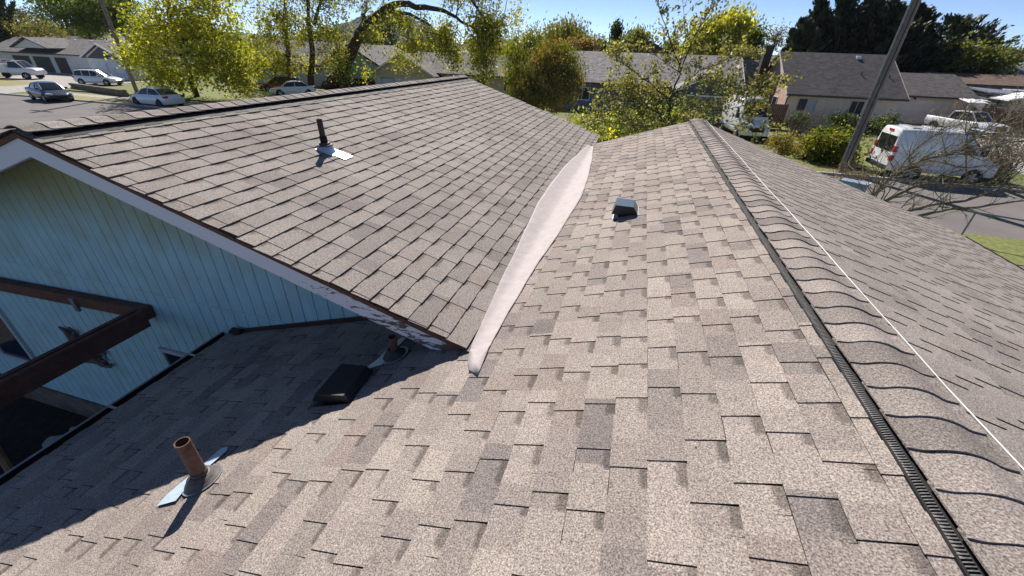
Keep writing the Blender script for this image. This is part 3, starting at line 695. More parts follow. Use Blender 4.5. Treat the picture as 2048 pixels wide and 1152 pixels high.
# ------------------------------------------------------------------ foliage tools
class Leaves:
    def __init__(s): s.C = []; s.T = []; s.S = []; s.D = []
    def clumps(s, blobs, per, rc, size, pal, seed, flat=.0, shell=.55, droop=0.0, squash=1.0, elong=None):
        # blobs: (x,y,z, rx,ry,rz, count)
        g = np.random.default_rng(seed); cents = []
        for (x, y, z, rx, ry, rz, cnt) in blobs:
            d = g.normal(size=(cnt, 3)); d /= np.linalg.norm(d, axis=1)[:, None]
            rr = (shell+(1-shell)*g.random(cnt)**.6)
            low = g.random(cnt) < .18; rr[low] *= g.random(low.sum())
            c = np.array([x, y, z])+d*rr[:, None]*np.array([rx, ry, rz])*(1+.12*g.normal(size=(cnt, 1)))
            cents.append(c)
        c = np.concatenate(cents); n = len(c)
        k = max(1, int(per)); cc = np.repeat(c, k, axis=0)
        sc_ = np.repeat(rc*(.6+.8*g.random(n)), k)
        off = g.normal(size=(n*k, 3))*.5*sc_[:, None]*np.array([1, 1, squash])
        p = cc+off; p[:, 2] -= droop*np.abs(g.normal(size=n*k))*sc_
        pal = np.array(pal); pi_ = g.integers(0, len(pal), n); base = np.repeat(pal[pi_]*(.75+.5*g.random((n, 1))), k, axis=0)
        t = base*(.7+.6*g.random((n*k, 1)))
        s.C.append(p); s.T.append(t); s.S.append(size*(.6+.8*g.random(n*k)))
        if elong is not None:
            s.D.append(np.repeat(np.array(elong)[None], n*k, 0)+.5*g.normal(size=(n*k, 3)))
        else: s.D.append(g.normal(size=(n*k, 3))+np.array([0, 0, -droop]))
        return c
    def points(s, p, size, pal, seed, droop=.3, jitter=.05):
        g = np.random.default_rng(seed); p = np.array(p); n = len(p); p = p+g.normal(size=(n, 3))*jitter
        pal = np.array(pal); t = pal[g.integers(0, len(pal), n)]*(.6+.8*g.random((n, 1)))
        s.C.append(p); s.T.append(t); s.S.append(size*(.6+.8*g.random(n))); s.D.append(g.normal(size=(n, 3))+np.array([0, 0, -droop]))
    def build(s, name, material, parent, off, aspect=.55, seed=0):
        g = np.random.default_rng(seed+99)
        C = np.concatenate(s.C); T = np.concatenate(s.T); S = np.concatenate(s.S); D = np.concatenate(s.D)
        C = C-np.array(off); n = len(C)
        keep = C[:, 2] > .05; C, T, S, D = C[keep], T[keep], S[keep], D[keep]; n = len(C)
        D /= np.linalg.norm(D, axis=1)[:, None]; Q = np.cross(D, g.normal(size=(n, 3))); Q /= np.linalg.norm(Q, axis=1)[:, None]
        N = np.cross(D, Q)
        L = S[:, None]*D; Wd = S[:, None]*aspect*Q; bend = N*S[:, None]*.12
        V = np.empty((n, 4, 3)); V[:, 0] = C-L*.5; V[:, 1] = C+Wd*.5+bend; V[:, 2] = C+L*.5; V[:, 3] = C-Wd*.5+bend
        me = bpy.data.meshes.new(name); me.vertices.add(4*n); me.vertices.foreach_set('co', V.reshape(-1))
        me.loops.add(4*n); me.loops.foreach_set('vertex_index', np.arange(4*n, dtype=np.int32))
        me.polygons.add(n); me.polygons.foreach_set('loop_start', np.arange(0, 4*n, 4, dtype=np.int32))
        me.update(calc_edges=True)
        at = me.color_attributes.new("tint", 'FLOAT_COLOR', 'CORNER'); A = np.ones((n, 4, 4)); A[:, :, :3] = T[:, None, :]
        at.data.foreach_set('color', A.reshape(-1)); me.materials.append(material)
        o = bpy.data.objects.new(name, me); sc.collection.objects.link(o); o.parent = parent
        return o

def wig(a, b, n, amp, r, sag=0.0):
    a = Vector(a); b = Vector(b); L = (b-a).length; out = []
    for k in range(n+1):
        t = k/n; p = a.lerp(b, t)
        if 0 < k < n: p += Vector((r.uniform(-1, 1), r.uniform(-1, 1), r.uniform(-1, 1)))*amp*L
        p.z += sag*L*4*t*(1-t)
        out.append(p)
    return out
def tapered(r0, r1, n): return [r0+(r1-r0)*k/n for k in range(n+1)]

def tree(name, label, cat, base, blobs, per, rc, leaf, pal, seed, lm='leaf', trunk_r=.2, trunks=None, limbs=14, bark='bark', group=None, droop=0.0, shell=.55, elong=None, squash=1.0, limb_r=.35, twigs=True, aspect=.55, extra=None):
    r = random.Random(seed); t = empty(name, base, label, cat, group=group)
    top = max(b[2]+b[5]*.5 for b in blobs); mb = MB(); off = base
    if trunks is None:
        cx = sum(b[0] for b in blobs)/len(blobs); cy = sum(b[1] for b in blobs)/len(blobs)
        trunks = [([base, (base[0]*.6+cx*.4, base[1]*.6+cy*.4, base[2]+(top-base[2])*.45), (cx, cy, top)], trunk_r)]
    nodes = []
    for pts, tr in trunks:
        fine = []
        for a, b in zip(pts, pts[1:]):
            w_ = wig(a, b, 5, .025, r); fine += w_ if not fine else w_[1:]
        rad = tapered(tr, tr*.28, len(fine)-1); mb.tube(fine, rad, 8)
        nodes += list(zip(fine, rad))[2:]
    L = Leaves(); c = L.clumps(blobs, per, rc, leaf, pal, seed, droop=droop, shell=shell, elong=elong, squash=squash)
    if extra: extra(mb, L, nodes, r)
    idx = list(range(len(c))); r.shuffle(idx)
    for i in idx[:limbs]:
        q = Vector(c[i]); nd, rd = min(nodes, key=lambda a: (a[0]-q).length+max(0, a[0].z-q.z)*1.5)
        ln = (q-nd).length
        if ln > 5.5: continue
        f = wig(nd, q, 5, .05, r, sag=.03); mb.tube(f, tapered(min(rd*.6, limb_r*ln*.06+.02), .012, 5), 6, cap=False)
        if twigs:
            for _ in range(3):
                k = r.randint(2, 5); q2 = Vector(c[r.choice(idx)])
                if (q2-f[k]).length < ln*.8: mb.tube(wig(f[k], q2, 3, .06, r), tapered(.018, .006, 3), 4, cap=False)
    mb.build("trunk", M[bark], t, off=off, smooth=radians(60))
    L.build("crown", M[lm], t, off, aspect=aspect, seed=seed)
    return t

def PB(px, py, Y, rpx, rpy, cnt, depth=None):   # foliage mass seen at a pixel, standing at world depth Y, sized in pixels
    c = atY(px, py, Y); sx = abs(atY(px+rpx, py, Y)[0]-c[0]); sz = abs(atY(px, py-rpy, Y)[2]-c[2])
    return (c[0], c[1], c[2], sx, depth if depth else (sx+sz)*.5, sz, cnt)

YG = [(.38,.38,.05), (.26,.28,.04), (.5,.48,.09), (.16,.19,.03), (.32,.33,.06)]
MG = [(.10,.15,.035), (.14,.19,.04), (.07,.11,.03), (.18,.2,.05)]
DG = [(.022,.035,.02), (.035,.05,.026), (.014,.024,.015), (.055,.07,.04)]
OL = [(.17,.18,.07), (.22,.21,.08), (.12,.14,.05), (.26,.22,.11)]
CO = [(.24,.13,.06), (.30,.18,.09), (.17,.13,.04), (.13,.15,.035)]

# left: maple in the verge
b = atG(395, 196)
tree("maple_tree", "large yellow-green maple leaning over the white sedan beside the wooden pole", "tree", b,
     [PB(370, 40, 34, 105, 60, 190), PB(300, 90, 33, 50, 45, 70), PB(420, 110, 34, 90, 60, 170), PB(340, 150, 33, 60, 38, 70), PB(470, 150, 34, 42, 45, 60), PB(390, -40, 34, 110, 60, 120), PB(255, 110, 33, 28, 16, 22)],
     30, .85, .27, YG, 21, trunk_r=.28, limbs=70, droop=.3, shell=.2)
# left: three-trunk tree behind our ridge, with a long drooping limb
def droopers(mb, L, nodes, r):
    Y = 44
    main = [atY(*p, Y) for p in [(742, 42), (769, 20), (803, 7), (850, 14), (889, 22), (923, 44), (985, 85)]]
    f = []
    for a, b2 in zip(main, main[1:]): w_ = wig(a, b2, 3, .06, r); f += w_ if not f else w_[1:]
    mb.tube(f, tapered(.42, .07, len(f)-1), 8)
    m2 = [atY(*p, Y) for p in [(775, 22), (820, 28), (860, 50), (880, 75)]]; mb.tube(m2, tapered(.2, .05, 3), 7)
    nodes += [(Vector(q), .1) for q in f+m2]
    m3 = [atY(*p, Y) for p in [(905, -60), (930, -20), (960, 25), (985, 60)]]; mb.tube(m3, tapered(.2, .05, 3), 7)
b = atG(618, 180)
bl = [PB(560, 40, 45, 70, 55, 120), PB(560, 120, 45, 60, 45, 80), PB(660, 60, 45, 50, 60, 60), PB(640, -30, 45, 150, 45, 170), PB(690, 120, 45, 60, 40, 45),
      PB(510, 120, 45, 40, 60, 60), PB(800, 30, 44, 70, 25, 36), PB(830, 80, 44, 26, 30, 30), PB(885, 65, 44, 38, 42, 62), PB(960, 75, 44, 38, 62, 90), PB(985, 40, 44, 36, 40, 60), PB(975, 120, 44, 22, 45, 26), PB(940, -30, 44, 90, 35, 80),
      PB(800, 110, 44, 24, 22, 12), PB(1032, 20, 44, 9, 32, 9), PB(900, 102, 44, 40, 14, 22), PB(740, 60, 44, 20, 30, 12)]
trk = [([atG(590, 182), atY(577, 130, 46), atY(572, 60, 46), atY(565, -60, 46)], .36), ([atG(622, 180), atY(625, 110, 46), atY(618, 40, 46), atY(610, -50, 46)], .40),
       ([atY(628, 50, 46), atY(640, 10, 46), atY(655, -60, 46)], .22), ([atG(655, 176), atY(690, 130, 46), atY(712, 85, 45.5), atY(728, 50, 45), atY(742, 40, 44)], .85), ([atY(706, 85, 45.4), atY(716, 60, 45), atY(735, 38, 44.4)], .3)]
tree("silver_maple_tree", "three-trunked tree with dark bark and a long drooping limb behind the left ridge", "tree", b, bl, 34, .75, .25, [(.27,.27,.055), (.17,.19,.045), (.1,.12,.03), (.38,.36,.08), (.21,.21,.05)], 22,
     trunks=trk, limbs=90, droop=.8, shell=.2, extra=droopers)
# copper-topped photinia and green shrub beside it
b = atG(1085, 250)
tree("photinia_shrub", "dense rounded shrub with coppery young leaves behind the valley end", "shrub", b,
     [PB(1100, 165, 29, 62, 62, 420, 2.2), PB(1110, 118, 29, 45, 30, 160, 1.6), PB(1050, 190, 29, 30, 36, 110, 1.6)], 44, .42, .12, [(.09,.11,.035), (.13,.14,.04), (.30,.18,.09), (.08,.10,.03), (.2,.16,.06), (.36,.24,.13)], 31, lm='leaf_soft', limbs=20, shell=.55, elong=(0, 0, 1.2), trunk_r=.15)
b = atG(1032, 235)
tree("green_shrub", "light green upright shrub left of the coppery one", "shrub", b, [PB(1035, 120, 31, 28, 50, 130, 1.5), PB(1068, 80, 31, 16, 28, 40, 1.2), PB(1035, 165, 31, 20, 28, 50, 1.2)], 36, .4, .13, [(.18,.2,.04), (.13,.16,.03), (.24,.22,.05)], 32, limbs=12, elong=(0, 0, 1.0), trunk_r=.1)

# apple-like tree in front of the houses: long limbs, sparse leaves
def sparse_tree(name, label, base, limbs_px, Y, pal, seed, leafsize, per, sprout, bark='bark', leaves=True, cat="tree", rmul=1.0, minlen=.25, yj=1.0, lm='leaf'):
    r = random.Random(seed); t = empty(name, base, label, cat); mb = MB(); pts_l = []
    def grow(p, d, ln, rad, lev):
        n = 4; q = Vector(p); f = [q.copy()]
        for k in range(n):
            d = (d+Vector((r.uniform(-.22, .22), r.uniform(-.22, .22), r.uniform(-.16, .2)))).normalized(); q = q+d*(ln/n); f.append(q.copy())
        mb.tube(f, tapered(rad, rad*.45, n), 5 if rad > .012 else 4, cap=False)
        if lev == 0:
            if leaves:
                for k in range(per): s_ = r.random()*n; i = min(int(s_), n-1); pts_l.append(tuple(f[i].lerp(f[i+1], s_-i)+Vector((r.gauss(0, .05), r.gauss(0, .05), r.gauss(0, .05)))))
            return
        for k in range(3 if lev > 1 else 2):
            i = r.randint(1, n); nd = (d+Vector((r.uniform(-.9, .9), r.uniform(-.9, .9), r.uniform(-.6, .8)))).normalized(); grow(f[i], nd, ln*r.uniform(.5, .8), rad*.5, lev-1)
        if leaves:
            for k in range(per//2): s_ = r.random()*n; i = min(int(s_), n-1); pts_l.append(tuple(f[i].lerp(f[i+1], s_-i)+Vector((r.gauss(0, .07), r.gauss(0, .07), r.gauss(0, .07)))))
    for path, r0, r1, nsp, ln, yo in limbs_px:
        P_ = [Vector(atY(px, py, Y+yo*(k/(len(path)-1)))) if not isinstance(px, tuple) else Vector(px) for k, (px, py) in enumerate(path)]
        f = []
        for a, b2 in zip(P_, P_[1:]): w_ = wig(a, b2, 4, .02, r); f += w_ if not f else w_[1:]
        rad = tapered(r0*rmul, r1*rmul, len(f)-1); mb.tube(f, rad, 8)
        for k in range(nsp):
            u = .12+.88*(k+r.random())/nsp; i = min(int(u*(len(f)-1)), len(f)-2); d = (f[i+1]-f[i]).normalized()
            nd = (d*.8+Vector((r.uniform(-1, 1), r.uniform(-1, 1)*yj, r.uniform(-.5, 1.0)))).normalized(); l_ = ln*r.uniform(.55, 1.2)*(1-.35*u)
            grow(f[i], nd, l_, max(.008, rad[i]*.38), 2 if l_ > minlen*2 else 1)
    mb.build("branches", M[bark], t, off=base, smooth=radians(60))
    if leaves:
        L = Leaves(); L.points(pts_l, leafsize, pal, seed, jitter=.04); L.build("foliage", M[lm], t, base, aspect=.7, seed=seed)
    return t
B0 = atY(1340, 300, 16); B0 = (B0[0], 16.0, 0.0); top0 = atY(1335, 260, 16)
sparse_tree("fruit_tree", "sparsely leafed fruit tree with slender crossing limbs behind the main ridge peak", B0,
    [([(1340, 420), (1338, 330), (1335, 262), (1340, 200), (1362, 140)], .13, .06, 6, 1.0, 0),
     ([(1362, 140), (1390, 70), (1420, 20), (1440, -40)], .055, .018, 13, .85, .5), ([(1362, 140), (1340, 80), (1320, 20), (1310, -30)], .04, .015, 11, .7, -.6), ([(1355, 150), (1372, 70), (1365, 0)], .035, .012, 8, .6, 1),
     ([(1340, 200), (1290, 160), (1250, 130), (1215, 110)], .045, .012, 14, .85, -.8), ([(1336, 235), (1270, 205), (1215, 190)], .045, .012, 14, .9, .3), ([(1336, 255), (1250, 250), (1195, 240)], .045, .012, 14, .9, -.3),
     ([(1345, 190), (1400, 140), (1450, 125), (1500, 110)], .045, .012, 14, .9, .6), ([(1342, 215), (1420, 180), (1490, 165), (1560, 185)], .05, .012, 16, .9, -.5), ([(1338, 245), (1410, 225), (1470, 215), (1530, 200)], .045, .012, 16, .9, .5),
     ([(1337, 262), (1400, 250), (1460, 248), (1520, 260)], .04, .012, 12, .8, 0), ([(1360, 145), (1310, 110), (1260, 95)], .03, .01, 8, .6, .8), ([(1400, 140), (1470, 110), (1545, 118), (1600, 114)], .02, .006, 5, .25, -1),
     ([(1336, 270), (1300, 262), (1240, 268)], .035, .01, 12, .8, -1), ([(1338, 225), (1300, 180), (1240, 165)], .04, .01, 14, .8, .9), ([(1340, 245), (1380, 215), (1430, 205)], .04, .01, 12, .8, -.9), ([(1336, 262), (1280, 235), (1225, 225)], .035, .01, 12, .8, .6)],
    16, [(.2,.2,.08), (.26,.25,.11), (.13,.14,.06), (.38,.36,.22), (.22,.18,.12)], 41, .095, 9, 0, lm='leaf_soft', rmul=.45)

# bare pruned tree at the right eave
B1 = (7.4, 14.6, 0.0)
def gp(x, y, z): return ((x, y, z), None)
J = atY(1775, 405, 14.4); 
sparse_tree("bare_tree", "leafless grey tree with mossy limbs spreading right of our eave", B1,
    [([((7.4, 14.6, 0), 0), ((7.5, 14.5, .9), 0), ((7.7, 14.4, 1.5), 0)], .17, .12, 0, .5, 0),
     ([((7.7, 14.4, 1.4), 0), (1740, 398), (1790, 345), (1850, 318), (1930, 300), (2060, 280)], .10, .03, 46, 1.15, 0), ([((7.7, 14.4, 1.4), 0), (1765, 405), (1830, 372), (1900, 368), (1980, 375), (2080, 372)], .09, .035, 34, 1.0, -.6),
     ([((7.7, 14.4, 1.3), 0), (1808, 424), (1870, 408), (1930, 402), (1995, 380), (2080, 388)], .085, .03, 16, .7, -1.0), ([((7.7, 14.4, 1.2), 0), (1832, 433), (1900, 418), (1960, 414), (2060, 400)], .08, .03, 12, .7, -1.4),
     ([(1790, 345), (1830, 300), (1880, 262), (1930, 235)], .04, .012, 30, 1.0, .5), ([(1900, 310), (1960, 270), (2010, 240), (2060, 215)], .045, .012, 32, 1.1, .5), ([(1850, 320), (1930, 335), (2000, 330), (2080, 310)], .045, .015, 30, 1.0, .8),
     ([(1765, 380), (1745, 330), (1735, 300)], .025, .008, 10, .6, .3), ([(1930, 372), (1935, 300), (1932, 250), (1940, 215)], .03, .01, 14, .6, .2), ([(1960, 300), (2000, 290), (2060, 250)], .03, .01, 14, .8, .9)],
    14.4, [(.2,.15,.09), (.24,.18,.11)], 43, .035, 1, 0, bark='bark_light', rmul=.62)

# bare low brush behind the right eave and by the tan house
def brush(name, label, px, py, Y, n, h, spread, seed, leaf=None, cat="shrub"):
    b = atY(px, py, Y); base = (b[0], Y, 0.0); r = random.Random(seed); t = empty(name, base, label, cat); mb = MB(); pts = []
    for k in range(n):
        a = r.uniform(0, 2*pi); d = Vector((cos(a)*spread*r.random(), sin(a)*spread*.6*r.random(), h*r.uniform(.5, 1.1)))
        p0 = Vector(base)+Vector((r.uniform(-.3, .3)*spread, r.uniform(-.3, .3), 0)); f = wig(p0, p0+d, 5, .06, r, sag=.05); mb.tube(f, tapered(.02, .006, 5), 5, cap=False)
        for q in range(3):
            i = r.randint(1, 4); e_ = f[i]+Vector((r.uniform(-.4, .4), r.uniform(-.4, .4), r.uniform(.1, .5)))*h*.5; mb.tube(wig(f[i], e_, 3, .08, r), tapered(.012, .005, 3), 4, cap=False); pts += [tuple(e_), tuple(f[i+1])]
    mb.build("branches", M['twig'], t, off=base)
    if leaf:
        L = Leaves(); L.points(pts*leaf[1], leaf[2], leaf[0], seed, jitter=.12*h); L.build("foliage", M['leaf_soft'], t, base, aspect=.7, seed=seed)
    return t
brush("brush", "tangle of bare brown twigs just past the ridge peak", 1460, 250, 17.5, 60, 1.55, 1.9, 51, leaf=(OL, 5, .09))
brush("brush", "bare twiggy brush with yellowish leaves beside the front of the transit van", 1520, 265, 20.0, 70, 1.5, 2.2, 52, leaf=(OL, 4, .08))
brush("brush", "bare branching bush at the corner of the tan house", 1590, 262, 36.5, 46, 2.1, 1.6, 53)
brush("brush", "brown thicket in front of the wooden fence", 2030, 275, 27.0, 110, 2.4, 2.4, 54, leaf=([(.16,.11,.07), (.2,.15,.09)], 2, .07))
brush("brush", "thin upright twigs growing at the base of the leaning pole", 1700, 355, 21.0, 34, 1.2, .9, 55, leaf=([(.22,.13,.05)], 2, .07))

# shrubs
def shrub(label, px, py, Y, rx, rz, dens, pal, seed, leaf=.14, lm='leaf_soft', rc=.35, name="shrub", top=None, per=34):
    c = atY(px, py, Y); base = (c[0], c[1], 0.0)
    return tree(name, label, "shrub", base, [(c[0], c[1], c[2], rx, rx*.8, rz, dens)]+([top] if top else []), per, rc, leaf, pal, seed, lm=lm, limbs=14, shell=.6, trunk_r=.07)
shrub("rounded juniper with golden green tips beside the leaning pole", 1655, 302, 28.6, 1.5, 1.15, 230, [(.2,.2,.02), (.1,.13,.02), (.05,.08,.02), (.26,.24,.02), (.06,.09,.02)], 61, leaf=.16, rc=.4)
shrub("dark shrub below the sliding window of the tan house", 1596, 245, 41.0, .9, .55, 40, DG+MG[:1], 62)
shrub("dark green shrub between the two windows of the tan house", 1688, 243, 41.6, 1.25, .6, 70, DG+MG[:2], 63)
shrub("broad dark shrub behind the pole by the tan garage", 1764, 258, 41.6, 1.35, .95, 100, DG+MG[:2], 64)
shrub("low green hedge under the fruit tree", 1230, 268, 19.0, 2.6, .9, 170, YG[1:4]+MG, 65, leaf=.12, lm='leaf')
shrub("leafy green bush at the foot of the fruit tree", 1330, 268, 17.8, 1.6, 1.1, 110, MG+YG[1:2], 66, leaf=.11, lm='leaf')
shrub("dry golden shrub left of the lawn by the brush", 1568, 288, 25.5, .8, .45, 50, [(.28,.22,.06), (.2,.17,.05)], 67, leaf=.12)

# background trees
def bgtree(label, px, py, Y, rpx, rpy, dens, pal, seed, lm='leaf_soft', name="tree", leaf=.4, rc=1.1, blobs=None, per=34, **kw):
    bl = blobs or [PB(px, py, Y, rpx, rpy, dens)]
    c = atY(px, py, Y); return tree(name, label, "tree", (c[0], Y, 0.0), bl, per, rc, leaf, pal, seed, lm=lm, limbs=16, trunk_r=.3, **kw)
bgtree("dark leafy tree behind the long grey-roofed house", 160, 30, 62, 60, 48, 0, MG, 71, leaf=.42, blobs=[PB(165, 35, 62, 50, 38, 150), PB(120, 0, 62, 55, 28, 90), PB(200, 20, 62, 38, 55, 130)], shell=.4)
bgtree("tall dark tree just left of the maple", 232, 15, 66, 30, 60, 150, DG+MG[:1], 72, leaf=.42)
bgtree("yellowish feathery tree at the top left", 75, 60, 78, 42, 22, 90, [(.2,.19,.08), (.26,.23,.1), (.14,.15,.06)], 73, leaf=.4)
bgtree("grey-green tree behind the feathery one at the far left", 55, 40, 84, 36, 26, 110, [(.06,.075,.04), (.1,.1,.06)], 74, leaf=.4)
bgtree("pale spring tree with upright twigs left of the dark gable", 1130, 78, 70, 44, 30, 150, OL, 75, leaf=.38, elong=(0, 0, 1.6), rc=1.3)
bgtree("low coppery tree above the grey roof", 1165, 92, 64, 34, 12, 70, CO, 76, leaf=.3, rc=.8)
bgtree("slim dark poplar standing alone on the skyline", 1232, 74, 92, 8, 30, 60, DG+MG[:1], 77, leaf=.4, rc=.8, elong=(0, 0, 2))
bgtree("pale round willow right of the poplar", 1272, 86, 88, 28, 24, 100, [(.16,.18,.08), (.2,.2,.09)], 78, leaf=.4, elong=(0, 0, 1.5))
bgtree("bright green willow behind the grey house", 1440, 75, 64, 60, 48, 0, YG[1:], 79, leaf=.38, lm='leaf', elong=(.5, 0, 1.6), blobs=[PB(1432, 75, 64, 52, 38, 190), PB(1470, 45, 64, 28, 26, 60), PB(1410, 110, 64, 50, 26, 80)])
bgtree("darker round tree right of the willow", 1500, 85, 72, 24, 30, 110, MG, 80, leaf=.38)
bgtree("bare purplish tree beside the brick chimney", 1552, 78, 80, 16, 20, 24, [(.2,.15,.1), (.16,.13,.09)], 81, leaf=.3)
bgtree("olive green hedge tree above the low garage roof", 1935, 122, 68, 62, 28, 0, [(.13,.15,.05), (.17,.18,.06), (.08,.1,.03)], 82, leaf=.34, blobs=[PB(1920, 122, 68, 50, 24, 170), PB(1980, 128, 68, 34, 22, 80)])
bgtree("brownish far tree at the right edge", 2015, 115, 90, 24, 18, 50, [(.15,.12,.07), (.12,.12,.06)], 84, leaf=.36)
bgtree("small green garden tree behind the teal house", 540, 95, 85, 60, 30, 90, MG, 85, leaf=.4)
bgtree("tall blue-green tree between the trunks on the skyline", 780, 60, 110, 22, 45, 60, DG+MG[:1], 86, leaf=.5)
for k, (px, py, rr, lab) in enumerate([(1340, 95, 16, "low far tree on the skyline left of the willow"), (700, 90, 40, "far dark treetops between the trunks"), (1205, 95, 8, "tiny far treetop left of the poplar")]):
    bgtree(lab, px, py, 120, rr, 14, 36, MG, 90+k, leaf=.55, rc=1.5)

# conifers
def conifer(label, px_base, Y, ptop, rad, seed, n=170, pal=DG, spray=.55, name="cypress_tree", group=None, rz0=.02, shape=.75):
    c = atY(px_base, 180, Y); base = (c[0], Y, 0.0); tz = atY(ptop[0], ptop[1], Y); H = tz[2]; r = random.Random(seed); g = np.random.default_rng(seed)
    t = empty(name, base, label, "tree", group=group); mb = MB(); tp = Vector((tz[0], Y, H)); b0 = Vector(base)
    mb.tube([b0, b0.lerp(tp, .5), tp], [rad*.09, rad*.05, .02], 7); L = Leaves(); C = []; D = []; T = []; S = []
    for k in range(n):
        u = rz0+(1-rz0)*((k+r.random())/n); a = r.uniform(0, 2*pi); R_ = rad*(1-u)**shape*r.uniform(.4, 1.45)+.12
        p = b0.lerp(tp, u); d = Vector((cos(a), sin(a), .55+.7*u)).normalized(); e_ = p+d*R_
        mb.tube([p, p.lerp(e_, .5)-Vector((0, 0, R_*.04)), e_], [.05, .03, .012], 4, cap=False)
        m_ = int(8+R_*18)
        cl = np.array(pal[r.randrange(len(pal))])*r.uniform(.7, 1.4)
        for q in range(m_):
            s_ = .25+.8*r.random(); x = p+(e_-p)*s_; w_ = R_*.09*(1.3-s_)+.09
            C.append((x.x+g.normal()*w_, x.y+g.normal()*w_, x.z+g.normal()*w_*.6)); D.append((d.x+g.normal()*.35, d.y+g.normal()*.35, d.z+.2+g.normal()*.3)); T.append(cl*r.uniform(.7, 1.4)); S.append(spray*r.uniform(.6, 1.3))
    L.C.append(np.array(C)); L.D.append(np.array(D)); L.T.append(np.array(T)); L.S.append(np.array(S))
    mb.build("trunk", M['bark'], t, off=base); L.build("crown", M['leaf_dark'], t, base, aspect=.38, seed=seed); return t
gname = "dark cypresses behind the tan house"
for k, (pb_, tp, Y, rad, lab) in enumerate([
    (1610, (1608, 40), 68, 3.6, "shortest dark cypress at the left end of the row"), (1640, (1640, -8), 70, 3.7, "dark cypress second from the left in the row"), (1690, (1690, -25), 69, 4.2, "tall dense cypress behind the middle of the tan roof"),
    (1742, (1745, -25), 68, 4.1, "tall cypress just left of the leaning pole"), (1790, (1790, 2), 68, 4.3, "cypress crossed by the leaning pole"), (1832, (1838, 12), 70, 4.5, "ragged cypress right of the leaning pole"), (1590, (1585, 60), 72, 1.8, "small cypress beside the chimney")]):
    conifer(lab, pb_, Y, tp, rad, 100+k, group=gname, n=320, shape=.7)
conifer("dark spreading cedar behind the olive hedge tree", 1918, 80, (1915, 44), 5.6, 122, n=150, name="cedar_tree", shape=.5, pal=DG+[(.05,.07,.035)])
conifer("smaller dark cedar right of the spreading one", 1968, 84, (1970, 66), 3.6, 123, n=110, name="cedar_tree", shape=.6, pal=DG+[(.05,.07,.035)])
conifer("dark conifer at the far left edge", 10, 74, (8, -10), 4.5, 120, n=160, name="conifer_tree")
conifer("feathery conifer near the far left edge", 40, 80, (28, 5), 3.6, 121, n=150, pal=[(.05,.07,.04), (.07,.09,.05)], name="conifer_tree")

# row of small far trees closing the view between the houses
row = empty("tree", (0, 0, 0), "small round far tree in the row along the skyline", "tree", group="small far trees along the skyline")
mbt = MB(); mbt.tube([(0, 0, 0), (0, 0, 3), (.2, 0, 5.5)], [.25, .18, .08], 6); mbt.build("trunk", M['bark'], row)
Lf = Leaves(); Lf.clumps([(0, 0, 4.8, 3.4, 3.4, 2.6, 60), (1.2, 0, 3.0, 3.2, 3.0, 2.0, 30)], 26, 1.1, .55, [(.06,.08,.03), (.1,.12,.04), (.13,.13,.05), (.05,.06,.025)], 200, shell=.4); Lf.build("crown", M['leaf_soft'], row, (0, 0, 0), seed=5)
rt = random.Random(77); k = 0; x = -238.0
while x < 95:
    o = row if k == 0 else copy_tree(row)
    o.location = (x, 118+rt.uniform(-14, 22), 0); s_ = rt.uniform(.7, 1.25); o.scale = (s_*1.15, s_*1.15, s_); o.rotation_euler = (0, 0, rt.uniform(0, 6.3)); x += rt.uniform(4.5, 8.5); k += 1

# ------------------------------------------------------------------ houses of the neighbourhood
def far_roof_mat(name, c1, c2, sc_=3.0):
    m = mat(name, c1, .92, nscale=sc_, col2=c2); n = m.node_tree.nodes; l = m.node_tree.links; b = n["Principled BSDF"]
    tc = n.new("ShaderNodeTexCoord"); mp = n.new("ShaderNodeMapping"); mp.inputs['Scale'].default_value = (3.2, 7, 7)
    v = n.new("ShaderNodeTexVoronoi"); v.inputs['Scale'].default_value = 1.0; v.inputs['Randomness'].default_value = .7
    l.new(tc.outputs['Object'], mp.inputs[0]); l.new(mp.outputs[0], v.inputs['Vector'])
    hs = n.new("ShaderNodeSeparateColor"); l.new(v.outputs['Color'], hs.inputs[0])
    mr = n.new("ShaderNodeMapRange"); mr.inputs[3].default_value = .62; mr.inputs[4].default_value = 1.35; l.new(hs.outputs[0], mr.inputs[0])
    src = b.inputs['Base Color'].links[0].from_socket
    mx = n.new("ShaderNodeMix"); mx.data_type = 'RGBA'; mx.blend_type = 'MULTIPLY'; mx.inputs[0].default_value = 1; mx.clamp_result = False
    l.new(src, mx.inputs[6]); l.new(mr.outputs[0], mx.inputs[7]); l.new(mx.outputs[2], b.inputs['Base Color'])
    return m
M['roof_char'] = far_roof_mat("roof_charcoal", (.06, .053, .055), (.1, .088, .09)); M['roof_grey'] = far_roof_mat("roof_grey", (.2, .18, .18), (.29, .265, .265), 2)
M['roof_brown'] = far_roof_mat("roof_brown", (.1, .06, .045), (.17, .105, .08)); M['roof_mid'] = far_roof_mat("roof_midgrey", (.12, .108, .11), (.18, .165, .165))
M['roof_dark'] = far_roof_mat("roof_dark", (.02, .016, .015), (.035, .028, .026))
def panel_wall(name, col, pitch=.2, dark=.75):
    m = mat(name, col, .8, noise=.08, nscale=1.5); n = m.node_tree.nodes; l = m.node_tree.links; b = n["Principled BSDF"]
    tc = n.new("ShaderNodeTexCoord"); w_ = n.new("ShaderNodeTexWave"); w_.bands_direction = 'X' if pitch > 0 else 'Z'; w_.inputs['Scale'].default_value = 1/abs(pitch)/3.18; 
    l.new(tc.outputs['Object'], w_.inputs['Vector']); bp = n.new("ShaderNodeBump"); bp.inputs['Strength'].default_value = .8; bp.inputs['Distance'].default_value = .02
    l.new(w_.outputs['Fac'], bp.inputs['Height']); l.new(bp.outputs[0], b.inputs['Normal']); return m
